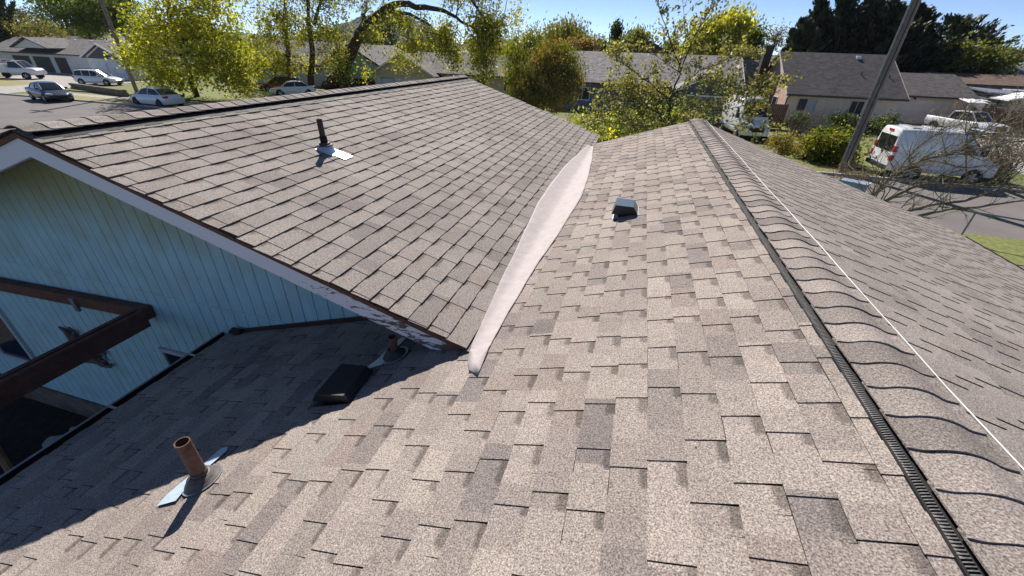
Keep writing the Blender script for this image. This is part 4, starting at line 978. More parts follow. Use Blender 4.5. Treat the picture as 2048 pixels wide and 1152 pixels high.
M['tan'] = panel_wall("tan_siding", (.76, .6, .47)); M['pinktan'] = mat("tan_gable", (.62, .43, .33), .8, noise=.2, nscale=3)
M['white_wall'] = mat("white_wall", (.72, .72, .70), .8, noise=.07, nscale=2); M['teal'] = panel_wall("teal_siding", (.38, .58, .56), .3)
M['beige'] = panel_wall("beige_siding", (.55, .45, .32), -.2); M['slate'] = panel_wall("slate_siding", (.09, .1, .13), -.2); M['greyblue'] = mat("grey_blue_wall", (.16, .18, .23), .8, noise=.1)
M['cream_trim'] = mat("cream_trim", (.62, .53, .42), .7, noise=.1); M['wtrim'] = mat("white_trim", (.8, .8, .8), .6, noise=.05); M['dtrim'] = mat("dark_trim", (.03, .025, .025), .5)
M['brick'] = mat("brick", (.07, .045, .04), .9, noise=.5, nscale=7, bump=.5); M['door_dark'] = mat("door_dark", (.045, .03, .028), .6, noise=.2); M['garage_w'] = panel_wall("garage_white", (.7, .72, .75), -.5)
M['garage_t'] = panel_wall("garage_tan", (.66, .58, .53), -.5); M['fencewood'] = panel_wall("fence_wood", (.17, .09, .06), .14); M['greenroof'] = mat("green_metal", (.25, .5, .36), .4)
M['paleblue'] = mat("pale_siding", (.5, .56, .62), .8, noise=.06)

def gable_block(par, x0, x1, y0, y1, eave, ridge, wallm, roofm, axis='x', over=.45, gable_m=None, rake_over=.3, thick=.12, trim=None, base=0.0, name_roof='roof'):
    """house block in the parent's own axes: ridge along x or y, open-ended gables, real slabs for the roof"""
    mb = MB(); sw = (lambda p: p) if axis == 'x' else (lambda p: (p[1], p[0], p[2]))
    a0, a1, b0, b1 = (x0, x1, y0, y1) if axis == 'x' else (y0, y1, x0, x1)
    bm_ = (b0+b1)/2; sl = (ridge-eave)/(bm_-b0+over); zt = lambda b: ridge-sl*abs(b-bm_)-thick*.9
    for aa in (a0, a1):
        s_ = .12 if aa == a0 else -.12
        mb.prism([sw(p) for p in [(aa, b0, base), (aa, b1, base), (aa, b1, zt(b1)), (aa, bm_, zt(bm_)), (aa, b0, zt(b0))]], sw((s_, 0, 0)))
    for bb, s_ in ((b0, .12), (b1, -.12)):
        mb.prism([sw(p) for p in [(a0+.12, bb, base), (a1-.12, bb, base), (a1-.12, bb, zt(bb)-.01), (a0+.12, bb, zt(bb)-.01)]], sw((0, s_, 0)))
    mb.build('wall', wallm, par, recalc=True)
    mb = MB(); r0, r1 = a0-rake_over, a1+rake_over
    sec = [(b0-over, ridge-sl*(bm_-b0+over)), (bm_, ridge), (b1+over, ridge-sl*(b1-bm_+over))]
    poly = [(b, z) for b, z in sec]+[(b, z-thick) for b, z in sec[::-1]]
    mb.prism([sw((r0, b, z)) for b, z in poly], sw((r1-r0, 0, 0)))
    ro = mb.build(name_roof, roofm, par, recalc=True)
    if trim:
        for r_0 in (r0-.04, r1+.0):
            mb = MB()
            mb.prism([sw((r_0, b, z+.012)) for b, z in sec]+[sw((r_0, b, z-.2)) for b, z in sec[::-1]], sw((.04, 0, 0)))
            mb.build('rake_trim', trim, par, recalc=True)
    for bb, dd in ((sec[0][0], -.09), (sec[2][0], .09)):
        mb = MB()
        lo, hi = min(bb, bb+dd), max(bb, bb+dd); p0 = sw((r0, lo, sec[0][1]-.15)); p1 = sw((r1, hi, sec[0][1]-.02)); mb.box(tuple(map(min, p0, p1)), tuple(map(max, p0, p1)))
        mb.build('gutter', M['dtrim'], par)
    return ro
def fwin(par, x0, x1, z0, z1, y, fm=None, split=True, name='window', curtain=None, axis='y', sgn=-1):
    """window standing on a wall plane y (facing -y) or on a wall plane x (facing -x)"""
    fm = fm or M['wtrim']; mb = MB(); f = .07; S = (lambda a, b, c: (a, b, c)) if axis == 'y' else (lambda a, b, c: (b, a, c))
    def bx(m_, xa, xb, ya, yb, za, zb):
        p, q = S(xa, ya, za), S(xb, yb, zb); m_.box(tuple(map(min, p, q)), tuple(map(max, p, q)))
    bx(mb, x0, x0+f, y-.05, y+.01, z0, z1); bx(mb, x1-f, x1, y-.05, y+.01, z0, z1); bx(mb, x0+f, x1-f, y-.05, y+.01, z1-f, z1); bx(mb, x0+f, x1-f, y-.05, y+.01, z0, z0+f)
    if split: xm = (x0+x1)/2; bx(mb, xm-.025, xm+.025, y-.045, y-.01, z0+f, z1-f)
    o = mb.build(name, fm, par); g = MB(); bx(g, x0+f, x1-f, y-.02, y-.012, z0+f, z1-f); g.build('pane', M['winglass'], o)
    if curtain: c = MB(); bx(c, curtain[0], curtain[1], y-.026, y-.0205, z0+f, z1-f); c.build('blind', mat("blind", (.45, .47, .5), .8, noise=.15, nscale=4), o)
    return o
def fbox(par, name, a, b, m, label=None):
    mb = MB(); mb.box(a, b); o = mb.build(name, m, par)
    if label: o['label'] = label
    return o
def garage_door(par, x0, x1, z1, y, m, frame=None):
    mb = MB(); n = 4
    for k in range(n): mb.box((x0, y-.05, .04+k*(z1-.04)/n), (x1, y+.0, .04+(k+1)*(z1-.04)/n-.02))
    mb.box((x0, y-.03, .03), (x1, y-.001, z1)); o = mb.build('garage_door', m, par)
    if frame:
        f = MB(); f.box((x0-.12, y-.07, 0), (x0, y+.01, z1+.12)); f.box((x1, y-.07, 0), (x1+.12, y+.01, z1+.12)); f.box((x0, y-.07, z1), (x1, y+.01, z1+.12)); f.build('door_frame', frame, o)
    return o
def stack(par, x, y, z, h=.35, r=.05, m=None):
    mb = MB(); mb.tube([(x, y, z-.1), (x, y, z+h)], r, 10); o = mb.build('vent_pipe', m or M['dark_pipe'], par); mb = MB(); mb.tube([(x, y, z-.05), (x, y, z+.05)], r*3, 12); mb.build('flashing', M['galv'], o)
def hood(par, x, y, z, m=None):
    mb = MB(); mb.loft([[(x-.2, y-.2, z), (x+.2, y-.2, z), (x+.2, y+.2, z+.12), (x-.2, y+.2, z+.12)], [(x-.16, y-.16, z+.2), (x+.16, y-.16, z+.2), (x+.16, y+.16, z+.27), (x-.16, y+.16, z+.27)]]); mb.build('roof_vent', m or M['galv'], par)

# tan house on the right, dark shingles
H = empty("house", (12.2, 44.3, 0), "tan house with charcoal roof, brick chimney and attached garage", "house", rz=radians(3.5))
gable_block(H, .3, 8.9, 0, 9.4, 2.55, 5.72, M['tan'], M['roof_char'], over=.5, trim=M['cream_trim'])
gable_block(H, 8.9, 18.6, 6.9, 15.4, 2.5, 4.3, M['tan'], M['roof_char'], over=.6, trim=M['dtrim'], rake_over=.02, name_roof='garage_roof')
mb = MB(); mb.prism([(.285, .1, .0), (.285, 9.3, .0), (.285, 9.3, 2.4), (.285, 4.7, 5.35), (.285, .1, 2.4)], (.012, 0, 0)); mb.build('gable_face', M['pinktan'], H, recalc=True)
fwin(H, 1.2, 2.75, 1.2, 2.25, 0, M['cream_trim'], curtain=(2.0, 2.66)); fwin(H, 5.3, 6.4, 1.15, 2.25, 0, M['cream_trim'])
fwin(H, 2.2, 3.4, 1.0, 2.1, .285, M['cream_trim'], axis='x', split=False)
garage_door(H, 12.0, 16.9, 2.1, 6.9, M['garage_t'], M['cream_trim'])
mb = MB(); mb.tube([(.32, -.5, 2.5), (.25, -.1, 2.2), (.25, -.1, .1)], .05, 6); mb.build('downspout', M['dtrim'], H)
mb = MB(); mb.tube([(18.4, 6.3, 2.3), (18.2, 6.75, 2.0), (18.2, 6.8, .1)], .06, 6); mb.build('downspout', M['dtrim'], H)
ch = MB(); ch.box((-.95, 5.6, 0), (.28, 7.2, 3.2)); ch.box((-.9, 6.0, 3.2), (-.2, 6.7, 6.1)); ch.box((-.95, 5.94, 6.1), (-.15, 6.76, 6.2)); ch.build('chimney', M['brick'], H)
stack(H, 6.2, 2.1, 3.92, .4); stack(H, 8.3, 1.9, 3.8, .4); hood(H, 8.1, 3.0, 4.45); hood(H, 6.4, 4.2, 5.3)
mb = MB(); mb.box((13.6, 6.8, 2.2), (13.8, 6.9, 2.3)); mb.tube([(13.7, 6.75, 2.25), (13.7, 6.6, 2.18)], .06, 8); mb.build('porch_lamp', M['dtrim'], H)

# brown roofed house further right with car port
H = empty("house", (31.8, 60, 0), "brown-roofed house at the right edge behind the wooden fence", "house")
gable_block(H, 0, 12, 0, 8, 3.45, 4.35, M['greyblue'], M['roof_brown'], over=.6, trim=M['cream_trim'])
fwin(H, 1, 5.6, 2.1, 3.0, 0, M['dtrim'])
H = empty("house", (46, 78, 0), "slate grey roof partly seen at the far right edge", "house")
gable_block(H, 0, 14, 0, 8, 3.6, 5.3, M['greyblue'], M['roof_mid']); hood(H, 1.2, .8, 3.95)
H = empty("shed", (54.6, 95, 0), "far shed with pale green metal roof at the right edge", "shed"); gable_block(H, 0, 12, 0, 8, 5.2, 6.2, M['white_wall'], M['greenroof'])
H = empty("shed", (31.2, 52.2, 0), "grey flat-topped shed between the garage and the fence", "shed")
mb = MB(); mb.prism([(0, 0, 2.95), (3.6, 0, 2.75), (3.6, 4, 3.0), (0, 4, 3.2)], (0, 0, .12)); mb.build('roof', M['greyblue'], H); mb = MB(); mb.box((.25, .3, 0), (3.3, 3.8, 2.7)); mb.build('wall', M['greyblue'], H)
mb = MB(); mb.prism([(.6, -.3, 3.25), (6.4, -.5, 3.25), (6.4, -.4, 3.33), (.6, -.2, 3.33)], (0, .1, .05)); mb.build('white_beam', M['wtrim'], H)
H = empty("canopy", (28.2, 48.4, 0), "small white corrugated canopy on a post beside the tan garage", "canopy")
mb = MB()
for k in range(6): mb.prism([(-.4+k*.33, 0, 2.3+.04*(k % 2)), (-.4+(k+1)*.33, 0, 2.3+.04*((k+1) % 2)), (-.4+(k+1)*.33, 1.6, 2.5+.04*((k+1) % 2)), (-.4+k*.33, 1.6, 2.5+.04*(k % 2))], (0, 0, .02))
mb.build('canopy_sheet', M['wtrim'], H); mb = MB(); mb.box((1.1, .1, 0), (1.2, .2, 2.4)); mb.box((-.3, .1, 0), (-.2, .2, 2.4)); mb.build('post', M['cream_trim'], H)
mb = MB(); mb.box((.9, .2, 2.56), (1.5, .9, 2.66)); mb.build('debris', M['brick'], H)
H = empty("shed", (31.9, 49.4, 0), "cream lap-sided shed at the right edge beside the fence", "shed", rz=radians(-8))
mb = MB(); 
for k in range(17): mb.prism([(0, 0, k*.18), (5, 0, k*.18), (5, -.0, k*.18+.19), (0, 0, k*.18+.19)], (0, .01, 0)); mb.prism([(0, -.03, k*.18), (5, -.03, k*.18), (5, 0, k*.18+.18), (0, 0, k*.18+.18)], (0, .02, 0))
mb.box((0.02, .04, 0), (5, 3, 2.9)); mb.build('wall', mat("lap_cream", (.62, .6, .5), .8, noise=.08), H)
mb = MB(); mb.prism([(-.9, -.3, 2.55), (5, -.3, 3.9), (5, -.3, 4.02), (-.9, -.3, 2.67)], (0, 3.6, 0)); mb.build('roof', M['wtrim'], H)
# wooden fence
F = empty("fence", (28.9, 48.2, 0), "reddish brown board fence behind the white pickup", "fence", rz=radians(-6))
mb = MB(); r = random.Random(5)
for k in range(60): z = 1.95+r.uniform(-.05, .03); mb.box((k*.15, r.uniform(-.01, .01), .05), (k*.15+.14, .03, z))
mb.build('boards', M['fencewood'], F); 
for k in range(5): fbox(F, 'post', (k*2.2, .035, 0), (k*2.2+.1, .13, 2.0), M['fencewood'])
F = empty("fence", (9.7, 41.2, 0), "short dark plank fence beside the tan gable", "fence")
mb = MB()
for k in range(14): mb.box((k*.15, 0, .05), (k*.15+.14, .03, 1.9))
mb.build('boards', M['fencewood'], F); fbox(F, 'post', (2.1, .0, 0), (2.2, .1, 1.95), M['fencewood'])

# grey house in the middle
H = empty("house", (-9.4, 45.6, 0), "long light grey roofed house behind the fruit tree", "house")
gable_block(H, .4, 18.2, 0, 10.4, 2.6, 5.22, M['greyblue'], M['roof_grey'], over=.7, trim=M['wtrim'])
gable_block(H, 12.6, 17.9, -4.0, 2.5, 2.55, 4.05, M['slate'], M['roof_grey'], axis='y', over=.4, trim=M['wtrim'], name_roof='front_gable_roof')
garage_door(H, 13.3, 17.2, 2.1, -4.0, M['greyblue'], M['wtrim']); fwin(H, 7.5, 9.4, .9, 2.1, 0); fwin(H, 3.0, 4.6, .9, 2.1, 0)
H = empty("house", (-3.2, 66, 0), "dark brown gable showing above the grey roof ridge", "house"); gable_block(H, 0, 7, 0, 12, 4.6, 6.7, M['door_dark'], M['roof_dark'], axis='y', over=.5)
H = empty("house", (9.8, 58, 0), "grey-blue house glimpsed left of the brick chimney", "house"); gable_block(H, -1, 5, 0, 8, 3.2, 4.9, M['greyblue'], M['roof_mid']); fwin(H, 0, .9, 2.0, 2.9, 0)

# beige gabled house and its long wing
pk = atY(805, 107, 48); el = atY(742, 148, 48); er = atY(872, 150, 48)
H = empty("house", (el[0], 48, 0), "beige house with a front gable rising behind the left ridge", "house"); wd = er[0]-el[0]; ez_ = (el[2]+er[2])/2; 
gable_block(H, .35, wd-.35, 0, 9, ez_, pk[2]+.1, M['beige'], M['roof_mid'], axis='y', over=.35, trim=M['wtrim'], name_roof='front_gable_roof')
ra = atY(850, 107, 54); rb = atY(1062, 112, 54); hx = el[0]
gable_block(H, ra[0]-hx-1.5, rb[0]-hx, 1.6, 10.5, 2.5, ra[2]+.15, M['beige'], M['roof_mid'], over=.5)
ww = atY(965, 160, 49.6)[0]-hx; fwin(H, ww-.6, ww+.5, 1.1, 2.1, 1.6, M['dtrim']); ww = atY(1012, 165, 49.6)[0]-hx; fwin(H, ww-.2, ww+1.0, .9, 2.0, 1.6, M['dtrim'])
fwin(H, 1.3, 3.0, .9, 1.8, 0)
q0 = atY(850, 107, 54); q1 = atY(884, 150, 49.3); mb = MB(); mb.tube([(ra[0]-hx-.9, 6.0, ra[2]+.19), (q1[0]-hx, 1.2, q1[2]+.05)], .09, 6); mb.build('valley_flashing', M['wtrim'], H)
fbox(H, 'garage_band', (.6, -.05, 0), (wd-.6, -.004, ez_-.35), M['paleblue'])
# teal house
H = empty("house", (atY(500, 110, 52)[0], 52, 0), "teal house with a long grey roof behind the three-trunked tree", "house"); hx = atY(500, 110, 52)[0]; w2 = atY(735, 110, 52)[0]-hx
gable_block(H, 0, w2-4.5, 0, 10, 2.6, 5.3, M['paleblue'], M['roof_mid'], over=.6); gable_block(H, w2-5.2, w2+2.4, -1.6, 9, 2.9, 5.1, M['teal'], M['roof_mid'], axis='y', over=.4, trim=M['dtrim'], name_roof='front_gable_roof')
fbox(H, 'brick_skirt', (w2-5.2, -1.66, 0), (w2+2.4, -1.602, 1.35), M['brick']); fwin(H, 5, 7, 1, 2.1, 0); garage_door(H, w2-4.2, w2-1.2, 1.3, -1.68, M['slate'])
fbox(H, 'carport_beam', (3, -2.4, 2.15), (w2-5.4, -2.2, 2.35), M['dtrim'])

# left house with double garage
HY = 47.0
g0 = atY(0, 103, HY); g1 = atY(166, 109, HY); gr0 = atY(52, 77, HY+5); gr1 = atY(235, 81, HY+5)
H = empty("house", (g0[0]-4, HY, 0), "white-walled house with grey roof and dark doorways at the far left", "house"); hx = g0[0]-4
ev = (g0[2]+g1[2])/2; rg = (gr0[2]+gr1[2])/2
gable_block(H, 0, gr1[0]-hx+2, .5, 9.5, ev, rg+.1, M['white_wall'], M['roof_mid'], over=.6, trim=M['dtrim'])
pk = atY(197, 86, HY-2.4); ea = atY(167, 113, HY-2.4); ebx = pk[0]*2-ea[0]
gable_block(H, ea[0]-hx+.5, ebx-hx-.5, -2.4, 3, ea[2], pk[2], M['white_wall'], M['roof_mid'], axis='y', over=.5, trim=M['wtrim'], name_roof='garage_roof', rake_over=.5)
mb = MB(); x0, x1 = ea[0]-hx+.55, ebx-hx-.55; zc = ea[2]-.15; mb.prism([(x0, -2.44, zc), (x1, -2.44, zc), ((x0+x1)/2, -2.44, pk[2]-.32)], (0, .03, 0)); mb.build('gable_face', M['slate'], H)
garage_door(H, x0+.4, (x0+x1)/2-.15, ea[2]-.45, -2.4, M['garage_w']); garage_door(H, (x0+x1)/2+.15, x1-.4, ea[2]-.45, -2.4, M['garage_w'])
for (pa, pb_) in ((28, 60), (68, 100), (110, 132)):
    a, b2 = atY(pa, 118, HY+.5)[0]-hx, atY(pb_, 118, HY+.5)[0]-hx; fbox(H, 'door', (a, .44, .05), (b2, .497, ev-.5), M['door_dark'])
gp_ = atY(53, 76, HY); mb = MB(); gx = gp_[0]-hx
gl0, gl1 = atY(28, 94, HY-.2), atY(98, 97, HY-.2)
mb.prism([(gl0[0]-hx, -.25, gl0[2]), (gl1[0]-hx, -.25, gl1[2]), (atY(53, 77, HY-.2)[0]-hx, -.25, atY(53, 77, HY-.2)[2])], (0, .1, 0)); mb.build('gable_face', M['white_wall'], H)
top_ = atY(53, 77, HY-.2); mb = MB()
for pa in (gl0, gl1):
    mb.prism([(pa[0]-hx+(-.3 if pa is gl0 else .3), -.6, pa[2]-.08), (top_[0]-hx, -.6, top_[2]+.06), (top_[0]-hx, -.6, top_[2]+.2), (pa[0]-hx+(-.3 if pa is gl0 else .3), -.6, pa[2]+.06)], (0, 5, 0))
mb.build('porch_roof', M['roof_mid'], H, recalc=True)
for px in (120, 152, 184, 215): p_ = atY(px, 80, HY+4.6); hood(H, p_[0]-hx, 4.5, rg-.25, M['wtrim'])

# pale houses behind, mostly hidden
for px, Y, zr, lab in ((100, 100, 4.6, "pale far house left of the dark leafy tree"), (330, 60, 5.0, "grey-roofed house hidden behind the maple")):
    c_ = atY(px, 90, Y); H = empty("house", (c_[0]-7, Y, 0), lab, "house"); gable_block(H, 0, 14, 0, 8, 2.6, zr, M['white_wall'], M['roof_mid'], over=.5, trim=M['wtrim'])

# low stone retaining wall on the left
W_ = MB(); a, b2 = atG(142, 178), atG(250, 194); r = random.Random(8); n = 34
for k in range(n):
    for q in range(3):
        u0, u1 = k/n+(.5/n if q % 2 else 0), (k+.93)/n+(.5/n if q % 2 else 0); j = r.uniform(-.03, .03)
        x0, x1 = a[0]+(b2[0]-a[0])*u0, a[0]+(b2[0]-a[0])*u1; y_ = a[1]+(b2[1]-a[1])*u0+j; W_.box((x0, y_, q*.2), (x1, y_+.35, q*.2+.185))
tag(W_.build("retaining_wall", mat("stone", (.2, .17, .13), .95, noise=.4, nscale=3, bump=.4)), "low stacked stone wall edging the raised lawn by the white wagon", "wall")

# ------------------------------------------------------------------ poles and wires
def pole(name, label, base, top_h, r0, r1, lean=(0, 0), arms=None, conduit=False, steps=False):
    t = empty(name, base, label, "pole"); mb = MB(); mb.tube([(lean[0]*k/6*0, 0, top_h*k/6) for k in range(7)], tapered(r0, r1, 6), 14); mb.build('pole', M['polewood'], t, smooth=radians(50))
    if conduit:
        mb = MB(); mb.tube([(-r0*1.05-.02, -r0*.5, .2), (-r1*1.1-.03, -r1*.5, top_h)], .045, 8); mb.build('conduit', M['galv_dull'], t)
        mb = MB(); mb.tube([(-r0*.2, -r0*1.02-.02, .2), (-r1*.2, -r1*1.1-.02, top_h)], .02, 6); mb.build('cable', M['dark_pipe'], t)
        for k in range(7): mb = MB(); z = .8+k*1.35; mb.tube([(0, 0, z), (0, 0, z+.035)], r0+.016-(r0-r1)*z/top_h, 14); mb.build('band', M['galv_dull'], t)
    if arms:
        for z in arms: mb = MB(); mb.box((-1.2, -.06, z), (1.2, .06, z+.12)); mb.build('crossarm', M['polewood'], t)
    return t
M['galv_dull'] = mat("galvanised_dull", (.25, .25, .26), .6, .4, noise=.3, nscale=8)
bp_ = atG(1683, 345); pole("utility_pole", "thick weathered pole with conduit leaning up the right side", (bp_[0], bp_[1], 0), 12.5, .19, .15, conduit=True)
bp_ = atG(276, 189); pole("utility_pole", "grey wooden pole rising beside the maple on the left", (bp_[0], bp_[1], 0), 12, .18, .15, arms=(11.2,))
for (px, py, Y, lab) in ((1190, 66, 120, "tiny far pole left of the poplar"), (1038, 57, 105, "far pole above the green shrub"), (841, 24, 95, "far pole behind the drooping branches"), (1889, 78, 90, "far pole with crossarm right of the cypresses")):
    p_ = atY(px, py, Y); pole("utility_pole", lab, (p_[0], Y, 0), p_[2], .16, .12, arms=(p_[2]-.5,))
pa, pb_ = Vector(atY(1190, 68, 120)), Vector(atY(1260, 74, 140)); mb = MB(); mb.tube([pa+(pb_-pa)*k/8-Vector((0, 0, .9*sin(pi*k/8))) for k in range(9)], .03, 4); tag(mb.build("power_line", M['dark_pipe']), "thin power line running right from the tiny far pole", "wire")

# ------------------------------------------------------------------ vehicles
def sec_car(x, zl, zb, wl, wm, wb, crown=.02):
    h = [(0, zl), (wl*.9, zl), (wl, zl+.05), (wm, zl+(zb-zl)*.35), (wm, zl+(zb-zl)*.62), (wb+.02, zb-.05), (wb-.03, zb), (wb*.5, zb+crown*.8), (0, zb+crown)]
    return [(x, y, z) for y, z in h]+[(x, -y, z) for y, z in h[-2:0:-1]]
def sec_top(x, zb, zt, wb, wt):
    zt = max(zt, zb+.01); h = [(0, zb), (wb, zb), (wb*.6+wt*.4, zb+(zt-zb)*.5), (wt+.02, zt-.05*(zt-zb)/.5), (wt-.06, zt), (wt*.4, zt+.025), (0, zt+.03)]
    return [(x, y, z) for y, z in h]+[(x, -y, z) for y, z in h[-2:0:-1]]
def wheel(par, x, y, r, w_=.2, dark=False, both=True):
    mb = MB(); s_ = 1 if y > 0 else -1; n = 24; sec = []
    for rr, yy in ((r*.6, y-s_*w_), (r*.97, y-s_*w_), (r, y-s_*w_*.8), (r, y-s_*w_*.15), (r*.95, y), (r*.66, y)):
        sec.append([(x+rr*cos(2*pi*k/n), yy, r+rr*sin(2*pi*k/n)) for k in range(n)])
    mb.loft(sec); o = mb.build('wheel', M['tyre'], par, smooth=radians(40), recalc=True)
    mb = MB()
    for k in range(5):
        a = 2*pi*k/5; d = Vector((cos(a), 0, sin(a))); e_ = Vector((-sin(a), 0, cos(a))); c = Vector((x, y-s_*.01, r)); mb.prism([c+e_*.05, c+d*r*.62+e_*.04, c+d*r*.62-e_*.04, c-e_*.05], (0, s_*.015, 0))
    mb.tube([(x, y-s_*.03, r), (x, y+s_*.008, r)], r*.16, 12)
    rg_ = [[(x+rr*cos(2*pi*k/n), yy, r+rr*sin(2*pi*k/n)) for k in range(n)] for rr, yy in ((r*.58, y-s_*.02), (r*.66, y+s_*.006), (r*.68, y-s_*.02))]; mb.loft(rg_, cap=False)
    mb.build('rim', M['rim_dark'] if dark else M['rim'], o)
def arch(par, x, y, r):
    mb = MB(); n = 16; s_ = 1 if y > 0 else -1; mb.prism([(x+r*cos(pi*k/n), y, .33+r*sin(pi*k/n)) for k in range(n+1)]+[(x-r, y, .16), (x+r, y, .16)], (0, s_*.012, 0)); mb.build('wheel_arch', M['trimblack'], par)
def blk(par, name, a, b2, m): mb = MB(); mb.box(a, b2); return mb.build(name, m, par)

def car(label, cat, loc, rz, paint, lower, top, L_, W_, wheels, rimdark=False, name="car", glass_from=None, roofrack=False, pillars=(), r=.33, tailz=.85, headz=.68, group=None):
    t = empty(name, loc, label, cat, rz=rz, group=group); P = M[paint]
    mb = MB(); mb.loft([sec_car(*s_) for s_ in lower]); mb.build('body', P, t, smooth=radians(38), recalc=True)
    mb = MB(); mb.loft([sec_top(*s_) for s_ in top]); mb.build('windows', M['glass'], t, smooth=radians(30), recalc=True)
    # roof skin
    mb = MB(); rs = [s_ for s_ in top if s_[2]-s_[1] > .3]
    mb.loft([[(x, y*1.012, z) for y, z in [(-(wt+.025), zt-.04), (-(wt-.05), zt+.012), (-wt*.4, zt+.037), (0, zt+.042), (wt*.4, zt+.037), (wt-.05, zt+.012), (wt+.025, zt-.04), (wt, zt-.05), (-wt, zt-.05)]] for x, zb, zt, wb, wt in rs]); mb.build('roof', P, t, smooth=radians(35), recalc=True)
    def edge(x, u):   # point on the side surface at station x
        xs = [s_[0] for s_ in top]; f = lambda k: float(np.interp(x, xs, [s_[k] for s_ in top])); return f(1), f(2), f(3), f(4)
    for s_ in (-1, 1):
        for (xa, xb) in pillars:
            za, _, wa, _ = edge(xa, 0); _, zb, _, wb = edge(xb, 0); mb = MB(); mb.tube([(xa, s_*(wa+.0), za), ((xa+xb)/2, s_*((wa*.55+wb*.45)+.015), (za+zb)/2), (xb, s_*(wb+.012), zb-.03)], .032, 6); mb.build('pillar', P, t)
        hx = L_-.14; mb = MB(); mb.loft([[(hx-.28, s_*(W_/2-.10), headz-.05), (hx-.28, s_*(W_/2-.10), headz+.08), (hx-.28, s_*(W_/2-.04), headz+.06), (hx-.28, s_*(W_/2-.04), headz-.05)], [(hx+.1, s_*(W_/2-.42), headz-.07), (hx+.1, s_*(W_/2-.42), headz+.05), (hx+.02, s_*(W_/2-.18), headz+.05), (hx+.02, s_*(W_/2-.18), headz-.07)]]); mb.build('headlight', M['lamp'], t)
        mb = MB(); mb.box((-.005, min(s_*(W_/2-.36), s_*(W_/2-.08)), tailz-.07), (.22, max(s_*(W_/2-.36), s_*(W_/2-.045)), tailz+.09)); mb.build('tail_light', M['tail'], t)
        mx_ = [p for p in pillars][0][0] if pillars else L_*.62; zb_ = edge(mx_-.25, 0)[0]
        mb = MB(); mb.loft([[(mx_-.32, s_*(W_/2-.06), zb_+.02), (mx_-.22, s_*(W_/2-.06), zb_+.02), (mx_-.22, s_*(W_/2-.06), zb_+.15), (mx_-.32, s_*(W_/2-.06), zb_+.15)], [(mx_-.31, s_*(W_/2+.14), zb_+.03), (mx_-.23, s_*(W_/2+.14), zb_+.03), (mx_-.23, s_*(W_/2+.14), zb_+.16), (mx_-.31, s_*(W_/2+.14), zb_+.16)]]); mb.build('side_mirror', P, t, recalc=True)
        for hx_ in (mx_-1.15, mx_-2.0):
            if hx_ > .9: blk(t, 'door_handle', (hx_, min(s_*(W_/2-.01), s_*(W_/2+.022)), zb_-.15), (hx_+.18, max(s_*(W_/2-.01), s_*(W_/2+.022)), zb_-.115), P)
        for wx in wheels: arch(t, wx, s_*(W_/2-.02), r+.07); wheel(t, wx, s_*(W_/2+.012), r, dark=rimdark)
    mb = MB(); mb.box((L_-.06, -.34, .34), (L_+.0, .34, .5)); mb.build('grille', M['trimblack'], t)
    blk(t, 'number_plate', (-.02, -.2, .62), (.0, .2, .74), M['lamp'])
    if roofrack:
        for s_ in (-1, 1):
            zt = top[len(top)//2][2]; wt = top[len(top)//2][4]; mb = MB(); mb.tube([(.7, s_*(wt-.08), zt+.05), (.85, s_*(wt-.08), zt+.1), (2.2, s_*(wt-.08), zt+.1), (2.4, s_*(wt-.08), zt+.05)], .02, 6); mb.build('roof_rail', M['trimblack'], t)
    return t
SED_L = [(0, .45, .85, .6, .72, .66), (.08, .3, .98, .75, .84, .76), (.5, .22, 1.0, .82, .88, .78), (1.2, .2, .98, .84, .9, .80), (2.6, .2, .96, .84, .9, .80), (3.35, .2, .93, .84, .9, .79), (4.1, .22, .8, .82, .88, .74), (4.45, .28, .68, .74, .8, .66), (4.6, .4, .56, .6, .66, .55)]
SED_T = [(.45, .97, .98, .68, .66), (1.15, .97, 1.38, .72, .56), (1.5, .97, 1.44, .73, .57), (2.2, .96, 1.46, .74, .58), (2.75, .95, 1.40, .74, .57), (3.5, .92, .93, .70, .68)]
WAG_T = [(.08, 1.0, 1.02, .7, .68), (.3, 1.0, 1.5, .72, .6), (.8, 1.0, 1.58, .74, .61), (1.8, .99, 1.6, .76, .62), (2.6, .98, 1.55, .76, .6), (3.4, .95, .96, .72, .7)]
WAG_L = [(0, .45, .9, .6, .74, .68), (.08, .3, 1.04, .75, .84, .76)]+SED_L[2:]
sedp = ((3.42, 2.72), (2.05, 2.0), (.6, 1.2))
wagp = ((3.35, 2.6), (2.1, 2.05), (1.2, 1.15), (.2, .35))
def at_car(px_rear, px_front, f): a, b2 = atG(*px_rear), atG(*px_front); return a, math.atan2(b2[1]-a[1], b2[0]-a[0])
# dark blue sedan in the street: front to the right, towards us
a, b2 = atG(62, 199), atG(140, 210); rz_ = math.atan2(b2[1]-a[1], b2[0]-a[0])
car("dark blue sedan parked in the street at the far left", "car", (a[0]-.2, a[1]+.95, 0), rz_-.08, 'blue_paint', SED_L, SED_T, 4.6, 1.8, (.85, 3.6), pillars=sedp)
a, b2 = atG(300, 216), atG(262, 216)
car("white sedan at the kerb just above the left ridge, nose to the left", "car", (a[0]+1.7, a[1]+1.1, 0), pi-.06, 'white_paint', SED_L, SED_T, 4.6, 1.8, (.85, 3.6), rimdark=True, pillars=sedp)
a, b2 = atG(178, 172), atG(233, 166)
car("white estate car on the drive beside the stone wall", "car", (a[0]-2.6, a[1]+.9, 0), .30, 'white_paint', WAG_L, WAG_T, 4.75, 1.84, (.9, 3.75), pillars=wagp, roofrack=True)
a = atY(570, 166, 44); car("red hatchback half hidden behind the maple and the left ridge", "car", (a[0]+1.2, 45.2, 0), pi+.55, 'red_paint', WAG_L, WAG_T, 4.4, 1.8, (.85, 3.5), pillars=wagp, roofrack=True)
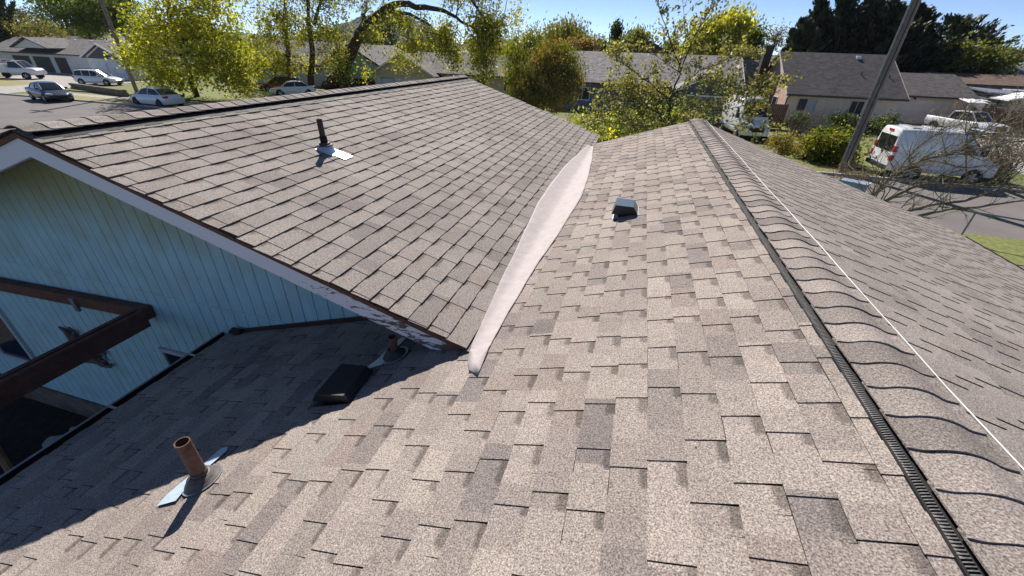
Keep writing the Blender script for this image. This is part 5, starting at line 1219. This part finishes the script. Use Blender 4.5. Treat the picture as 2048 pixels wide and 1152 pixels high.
a = atY(585, 178, 40.5); car("white car behind the left ridge with sky mirrored in its windscreen", "car", (a[0]+1.4, 42.4, 0), pi+.75, 'white_paint', SED_L, SED_T, 4.5, 1.8, (.85, 3.6), pillars=sedp)

# vans
def van(label, loc, rz, L_, W_, Hh, rear_window=True, group=None):
    t = empty("van", loc, label, "van", rz=rz); P = M['white_paint']; zl = .38
    def sv(x, zt, wm, wt, zl=zl, rr=.16):
        zt_ = zt; h = [(0, zl), (wm*.92, zl), (wm, zl+.12), (wm, zl+.6), (wm*.995, min(1.5, zt_-.3) if zt_ > 1.5 else zt_-.25), (wt+.02, zt_-rr), (wt-rr*.35, zt_-rr*.3), (wt-rr, zt_), (wt*.4, zt_+.03), (0, zt_+.035)]
        return [(x, y, z) for y, z in h]+[(x, -y, z) for y, z in h[-2:0:-1]]
    w2 = W_/2; st = [(0, Hh-.12, w2-.06, w2-.2), (.06, Hh-.03, w2-.01, w2-.16), (.6, Hh, w2, w2-.12), (L_*.5, Hh, w2, w2-.12), (L_-2.1, Hh-.03, w2, w2-.13), (L_-1.75, Hh-.14, w2, w2-.15), (L_-1.0, 1.5+.0, w2-.01, w2-.12), (L_-.85, 1.28, w2-.02, w2-.12), (L_-.3, 1.12, w2-.08, w2-.2), (L_-.08, .95, w2-.16, w2-.3), (L_, .8, w2-.3, w2-.4)]
    mb = MB(); mb.loft([sv(*s_) for s_ in st]); mb.build('body', P, t, smooth=radians(38), recalc=True)
    # windscreen
    mb = MB(); z0, z1 = 1.53, Hh-.24; x0, x1 = L_-1.01, L_-1.72
    mb.prism([(x0+.03, -(w2-.2), z0), (x0+.03, w2-.2, z0), (x1+.06, w2-.27, z1), (x1+.06, -(w2-.27), z1)], (.035, 0, .03)); mb.build('windscreen', M['glass'], t)
    for s_ in (-1, 1):
        y = s_*(w2-.015); mb = MB(); mb.prism([(L_-1.25, y, 1.38), (L_-1.95, y, 1.38), (L_-1.95, y*.975, min(Hh-.5, 1.98)), (L_-1.72, y*.975, min(Hh-.5, 1.98))], (0, s_*.035, 0)); mb.build('side_window', M['glass'], t)
        mb = MB(); mb.box((L_-1.2, min(s_*(w2), s_*(w2+.24)), 1.38), (L_-1.08, max(s_*w2, s_*(w2+.24)), 1.7)); mb.build('side_mirror', M['trimblack'], t)
        mb = MB(); mb.box((L_-.42, min(s_*(w2-.35), s_*(w2-.1)), .86), (L_-.12, max(s_*(w2-.35), s_*(w2-.1)), 1.04)); mb.build('headlight', M['lamp'], t)
        tl = MB(); tl.box((-.02, min(s_*(w2-.17), s_*(w2+.004)), .85), (.13, max(s_*(w2-.17), s_*(w2+.004)), 1.55)); o = tl.build('tail_light', M['tail'], t); tw_ = MB(); tw_.box((-.024, min(s_*(w2-.16), s_*(w2+.007)), 1.12), (.10, max(s_*(w2-.16), s_*(w2+.007)), 1.27)); tw_.build('reversing_lamp', M['lamp'], o)
        for wx in (1.15, L_-1.0): arch(t, wx, s_*(w2-.0), .43); wheel(t, wx, s_*(w2+.03), .35)
        mb = MB()
        for xx_ in (1.9, 3.1): mb.box((xx_, min(s_*(w2-.01), s_*(w2+.006)), .6), (xx_+.025, max(s_*(w2-.01), s_*(w2+.006)), Hh-.5))
        mb.box((.7, min(s_*(w2-.01), s_*(w2+.012)), .62), (L_-1.7, max(s_*(w2-.01), s_*(w2+.012)), .70)); mb.build('side_trim', M['trimblack'] if False else P, t)
    for s_ in (-1, 1):
        if rear_window:
            mb = MB(); y0, y1 = sorted((s_*.04, s_*(w2-.22))); mb.box((-.012, y0, 1.25), (.03, y1, Hh-.38)); mb.build('rear_window', M['glass'], t)
    mb = MB(); mb.box((-.006, -.012, .62), (.02, .012, Hh-.25)); mb.build('door_gap', M['trimblack'], t)
    blk(t, 'brake_lamp', (-.03, -.2, Hh-.2), (.05, .2, Hh-.11), M['tail']); blk(t, 'bumper', (-.1, -(w2-.08), .42), (.06, w2-.08, .62), M['trimblack']); blk(t, 'number_plate', (-.03, .25, .75), (-.008, .7, .88), M['lamp'])
    blk(t, 'grille', (L_-.06, -.5, .62), (L_+.02, .5, .92), M['trimblack']); blk(t, 'badge', (-.028, -.07, 1.12), (-.008, .07, 1.24), M['chrome'])
    for k in range(4): blk(t, 'roof_rib', (.5+k*1.0, -(w2-.35), Hh+.03), (.9+k*1.0, w2-.35, Hh+.045), P)
    return t
a = atG(1745, 340); van("white high-roof van seen from behind, parked across the street right of the leaning pole", (12.6, 26.35, 0), .02, 4.7, 2.0, 2.36)
van("white high-roof van facing us beside the tan gable, behind the twigs", (7.6, 39.2, 0), -pi/2+.12, 5.6, 2.05, 2.65)

# white pickup on the tan house drive
t = empty("pickup_truck", (26.3, 49.2, 0), "white crew-cab pickup truck standing before the tan garage", "pickup truck", rz=-1.22); P = M['white_paint']
lower = [(0, .5, 1.05, .7, .82, .84), (.06, .42, 1.12, .85, .95, .88), (1.7, .42, 1.12, .88, .97, .88), (1.9, .4, 1.1, .88, .97, .88), (3.9, .4, 1.1, .88, .97, .88), (4.2, .42, 1.12, .88, .97, .86), (5.2, .45, 1.08, .86, .94, .8), (5.5, .5, .98, .75, .85, .7), (5.6, .55, .8, .7, .78, .6)]
mb = MB(); mb.loft([sec_car(*s_) for s_ in lower]); mb.build('body', P, t, smooth=radians(38), recalc=True)
top = [(1.78, 1.1, 1.12, .8, .76), (2.0, 1.1, 1.72, .8, .66), (2.9, 1.1, 1.82, .82, .68), (3.5, 1.1, 1.77, .82, .66), (4.25, 1.1, 1.12, .78, .74)]
mb = MB(); mb.loft([sec_top(*s_) for s_ in top]); mb.build('windows', M['glass'], t, smooth=radians(30), recalc=True)
mb = MB(); rs = [s_ for s_ in top if s_[2]-s_[1] > .3]
mb.loft([[(x, y*1.012, z) for y, z in [(-(wt+.025), zt-.04), (-(wt-.05), zt+.012), (-wt*.4, zt+.037), (0, zt+.042), (wt*.4, zt+.037), (wt-.05, zt+.012), (wt+.025, zt-.04), (wt, zt-.05), (-wt, zt-.05)]] for x, zb, zt, wb, wt in rs]); mb.build('roof', P, t, smooth=radians(35), recalc=True)
for s_ in (-1, 1):
    for (xa, za, wa, xb, zb, wb) in ((4.2, 1.12, .78, 3.5, 1.74, .67), (2.85, 1.1, .81, 2.85, 1.78, .68), (1.9, 1.1, .79, 2.0, 1.7, .66)): mb = MB(); mb.tube([(xa, s_*wa, za), (xb, s_*wb, zb)], .045, 6); mb.build('pillar', P, t)
    blk(t, 'headlight', (5.3, min(s_*.55, s_*.8), .82), (5.58, max(s_*.55, s_*.8), .98), M['lamp']); blk(t, 'tail_light', (-.02, min(s_*.7, s_*.86), .85), (.1, max(s_*.7, s_*.86), 1.08), M['tail'])
    blk(t, 'side_mirror', (3.95, min(s_*.92, s_*1.18), 1.15), (4.1, max(s_*.92, s_*1.18), 1.36), M['trimblack'])
    for hx_ in (2.1, 3.0): blk(t, 'door_handle', (hx_, min(s_*.95, s_*.99), .97), (hx_+.16, max(s_*.95, s_*.99), 1.0), M['trimblack'])
    for wx in (1.05, 4.55): arch(t, wx, s_*.96, .46); wheel(t, wx, s_*1.0, .4, dark=True)
mb = MB(); mb.box((.12, -.72, 1.0), (1.7, .72, 1.155)); mb.build('bed', M['trimblack'], t)
blk(t, 'grille', (5.5, -.5, .6), (5.63, .5, .95), M['trimblack']); blk(t, 'sunroof', (2.6, -.4, 1.86), (3.3, .4, 1.872), M['glass']); blk(t, 'bumper', (-.12, -.8, .45), (.04, .8, .62), M['chrome'])

# white utility truck at the far left
a = atG(20, 160); t = empty("utility_truck", (a[0]-4.2, a[1]+.3, 0), "white service truck with side lockers at the far left edge", "truck", rz=.42)
mb = MB(); mb.loft([sec_car(*s_) for s_ in [(3.2, .5, 1.3, .85, .97, .9), (4.0, .5, 1.28, .88, .98, .9), (4.6, .5, 1.3, .88, .98, .88), (5.7, .5, 1.25, .86, .95, .82), (6.0, .55, 1.05, .8, .88, .72)]]); mb.build('cab', P, t, smooth=radians(38), recalc=True)
tp_ = [(3.22, 1.28, 1.3, .85, .82), (3.35, 1.28, 1.95, .85, .72), (4.2, 1.28, 2.0, .85, .72), (4.9, 1.3, 1.32, .82, .8)]
mb = MB(); mb.loft([sec_top(*s_) for s_ in tp_]); mb.build('windows', M['glass'], t, smooth=radians(30), recalc=True)
mb = MB(); mb.box((3.3, -.72, 1.95), (4.2, .72, 2.05)); mb.build('roof', P, t)
for s_ in (-1, 1):
    mb = MB(); mb.box((0, min(s_*.6, s_*1.02), .75), (3.1, max(s_*.6, s_*1.02), 1.65)); o = mb.build('locker', P, t)
    for k in range(3): mb = MB(); mb.box((.1+k*1.0, min(s_*1.0, s_*1.035), .82), (1.0+k*1.0, max(s_*1.0, s_*1.035), 1.58)); mb.build('locker_door', P, o)
    for wx in (1.2, 4.9): arch(t, wx, s_*.99, .5); wheel(t, wx, s_*1.03, .42)
    mb = MB(); mb.tube([(4.9, s_*.82, 1.3), (4.2, s_*.73, 1.98)], .05, 6); mb.build('pillar', P, t)
mb = MB(); mb.box((0, -.6, .75), (3.1, .6, .95)); mb.build('bed', M['trimblack'], t)
mb = MB(); mb.tube([(.2, -.9, 1.66), (.2, -.9, 2.15), (3.0, -.9, 2.15), (3.0, -.9, 1.66)], .035, 6); mb.tube([(.2, .9, 1.66), (.2, .9, 2.15), (3.0, .9, 2.15), (3.0, .9, 1.66)], .035, 6); mb.build('ladder_rack', M['galv'], t)
blk(t, 'beacon', (2.6, -.5, 2.0), (2.9, .5, 2.14), M['tail'])

# pale blue box by the road, behind the right eave
M['boxblue'] = mat('box_blue', (.25, .33, .45), .5, noise=.1)
a = atY(1706, 372, 15.6); t = empty("storage_box", (a[0], 15.6, 0), "small pale blue box with white lid edge peeking above the right eave", "box", rz=-.62)
hz_ = atY(1706, 362, 15.6)[2]
mb = MB(); mb.box((-.34, -.2, .1), (.34, .2, hz_-.04)); mb.build('box', M['boxblue'], t, recalc=True); blk(t, 'lid', (-.36, -.22, hz_-.04), (.36, .22, hz_), M['boxblue']); blk(t, 'lid_edge', (.36, -.22, hz_-.05), (.385, .22, hz_+.01), M['wtrim']); blk(t, 'base', (-.3, -.16, .013), (.3, .16, .1), M['trimblack'])

# pipe rail beyond the eave
a, b2 = Vector(atY(1908, 467, 17)), Vector(atY(2047, 489, 16.0)); a.z = 1.0; b2.z = 1.0; A_ = Vector(atG(1936, 484, 0)); 
t = empty("railing", (11.0, 16.6, 0), "grey pipe railing on the strip of grass at the right edge", "railing")
mb = MB(); mb.tube([(-.6, .25, .95), (9, -3.4, .95)], .03, 8); mb.build('rail', M['galv_dull'], t)
for k in range(4): mb = MB(); mb.tube([(.25+k*2.6, -.07-k*.99, 0), (.25+k*2.6, -.07-k*.99, .95)], .03, 8); mb.build('post', M['galv_dull'], t)

# ------------------------------------------------------------------ patio corner under the gable wall
la = atY(0, 577, YW-.1); lb = atY(290, 634, YW-.1)
M['redbrown'] = mat('redbrown_wood', (.13, .052, .038), .7, noise=.35, nscale=7, bump=.2)
t = empty("pergola", (lb[0], YW-.1, 0), "dark brown pergola frame fixed to the blue gable wall", "pergola"); ox, oy = lb[0], YW-.1
zl_ = lb[2]+.03; sl_ = (la[2]-lb[2])/(la[0]-lb[0])
mb = MB(); zA = zl_+sl_*(-3.2)
mb.prism([(-3.2, 0, zA-.07), (.02, 0, zl_-.07), (.02, 0, zl_+.07), (-3.2, 0, zA+.07)], (0, .09, 0)); mb.build('ledger', M['redbrown'], t)
mb = MB(); 
mb.prism([(-.02, -.0, zl_+.06), (-.02, -3.6, zl_+.06), (-.02, -3.6, zl_-.14), (-.02, 0, zl_-.14)], (.05, 0, 0)); mb.prism([(-.10, -.0, zl_+.06), (-.10, -3.6, zl_+.06), (-.10, -3.6, zl_-.14), (-.10, 0, zl_-.14)], (.05, 0, 0)); mb.build('rafter', M['redbrown'], t)
for xx_ in (-1.05, -.06):
    mb = MB(); z_ = zl_+sl_*xx_; mb.box((xx_-.03, -.03, z_-.12), (xx_+.03, -.001, z_+.05)); mb.build('joist_hanger', M['galv_dull'], t)
mb = MB(); mb.box((-.12, -3.7, 0), (.03, -3.55, zl_-.14)); mb.build('post', M['redbrown'], t)
# driftwood lizard on the wall
c_ = atY(175, 700, YW); t = empty("wall_ornament", (c_[0], YW, 0), "carved brown lizard-like ornament hanging on the blue wall behind the beam", "wall ornament"); M['carved'] = mat("carved_wood", (.14, .09, .07), .7, noise=.3, nscale=20, bump=.4)
mb = MB()
def wp(px, py): q = atY(px, py, YW-.03); return (q[0]-c_[0], -.04, q[2])
mb.tube([wp(120, 653), wp(133, 660), wp(150, 678), wp(168, 700), wp(185, 715), wp(200, 722), wp(212, 728)], [.012, .028, .05, .085, .07, .04, .016], 10)
for pts in ([(150, 678), (150, 662), (140, 654)], [(165, 690), (178, 682), (188, 690)], [(185, 712), (200, 704), (213, 706), (214, 714)], [(192, 718), (206, 730), (222, 733), (225, 727)], [(160, 705), (172, 722), (185, 724)], [(200, 712), (205, 720), (215, 722)]):
    mb.tube([wp(*p) for p in pts], tapered(.03, .012, len(pts)-1), 7)
mb.build('figure', M['carved'], t, smooth=radians(60))
# stone on the yard soil, amber post
def stone(px, py, r, seed, label):
    a = atG(px, py, .05); mb = MB(); g = random.Random(seed); n = 14; secs = []
    for z, k in ((0, 1), (.05, 1.03), (.09, .9), (.1, .6)): secs.append([(a[0]+r*k*cos(2*pi*q/n)*(1+.12*sin(q*2.1+seed)), a[1]+r*.7*k*sin(2*pi*q/n)*(1+.1*cos(q*1.7)), z+.012) for q in range(n)])
    mb.loft(secs); tag(mb.build("stepping_stone", M['concrete'], smooth=radians(50), recalc=True), label, "stone")
stone(112, 888, .17, 1, "pale stepping stone in the dark yard beside the gutter"); stone(150, 862, .06, 2, "small pale stone beside the stepping stone")
a = atG(40, 968); b2 = atG(0, 910); mb = MB(); mb.tube([(a[0], a[1], .08), (b2[0]-.3, b2[1]+.1, .12)], .045, 8); tag(mb.build("timber", mat("amber_wood", (.25, .12, .04), .7, noise=.3)), "thin amber timber lying at the left edge of the yard", "timber")
# small debris on the roof
def bit(px, py, ln, w_, rz, m, label, name="leaf_scrap", O_=(RX, 0, RZ), n_=None):
    q = onplane(px, py, O_, n_ or nL); P_ = Vector(q)+Vector(nL)*.0125; a = Vector((cos(rz)*1.0, sin(rz), cos(rz)*ML)).normalized(); b_ = Vector(nL).cross(a)
    mb = MB(); mb.prism([P_-a*ln/2, P_+b_*w_/2, P_+a*ln/2, P_-b_*w_/2], Vector(nL)*.002); tag(mb.build(name, m), label, "debris")
M['straw'] = mat("straw", (.6, .5, .33), .8); M['twigd'] = mat("twig_dark", (.08, .06, .05), .9)
bit(1391, 893, .014, .006, 1.4, M['straw'], "tiny pale seed husk on the shingles near the bottom right"); bit(1378, 860, .02, .002, 1.2, M['straw'], "thin straw just above the seed husk", "straw")
bit(1738, 934, .05, .003, .05, M['twigd'], "two-pronged twig fragment left of the ridge comb", "twig"); bit(1292, 625, .02, .006, .6, M['straw'], "pale flake on a shingle in the middle of the slope")
bit(715, 296, .03, .012, .6, M['straw'], "pale chip on the left gable slope right of the bright flashing", O_=(GX, 0, GZ), n_=nW)

# ------------------------------------------------------------------ air
hm = bpy.data.materials.new("haze"); hm.use_nodes = True; hn = hm.node_tree.nodes; hn.remove(hn["Principled BSDF"])
pv = hn.new("ShaderNodeVolumePrincipled"); pv.inputs['Color'].default_value = (.80, .88, 1, 1); pv.inputs['Density'].default_value = .00006; pv.inputs['Anisotropy'].default_value = .3
hm.node_tree.links.new(pv.outputs[0], hn["Material Output"].inputs['Volume'])
mb = MB(); mb.box((-3300, -3300, -1.5), (3300, 3300, 125)); tag(mb.build("haze", hm), kind='stuff')
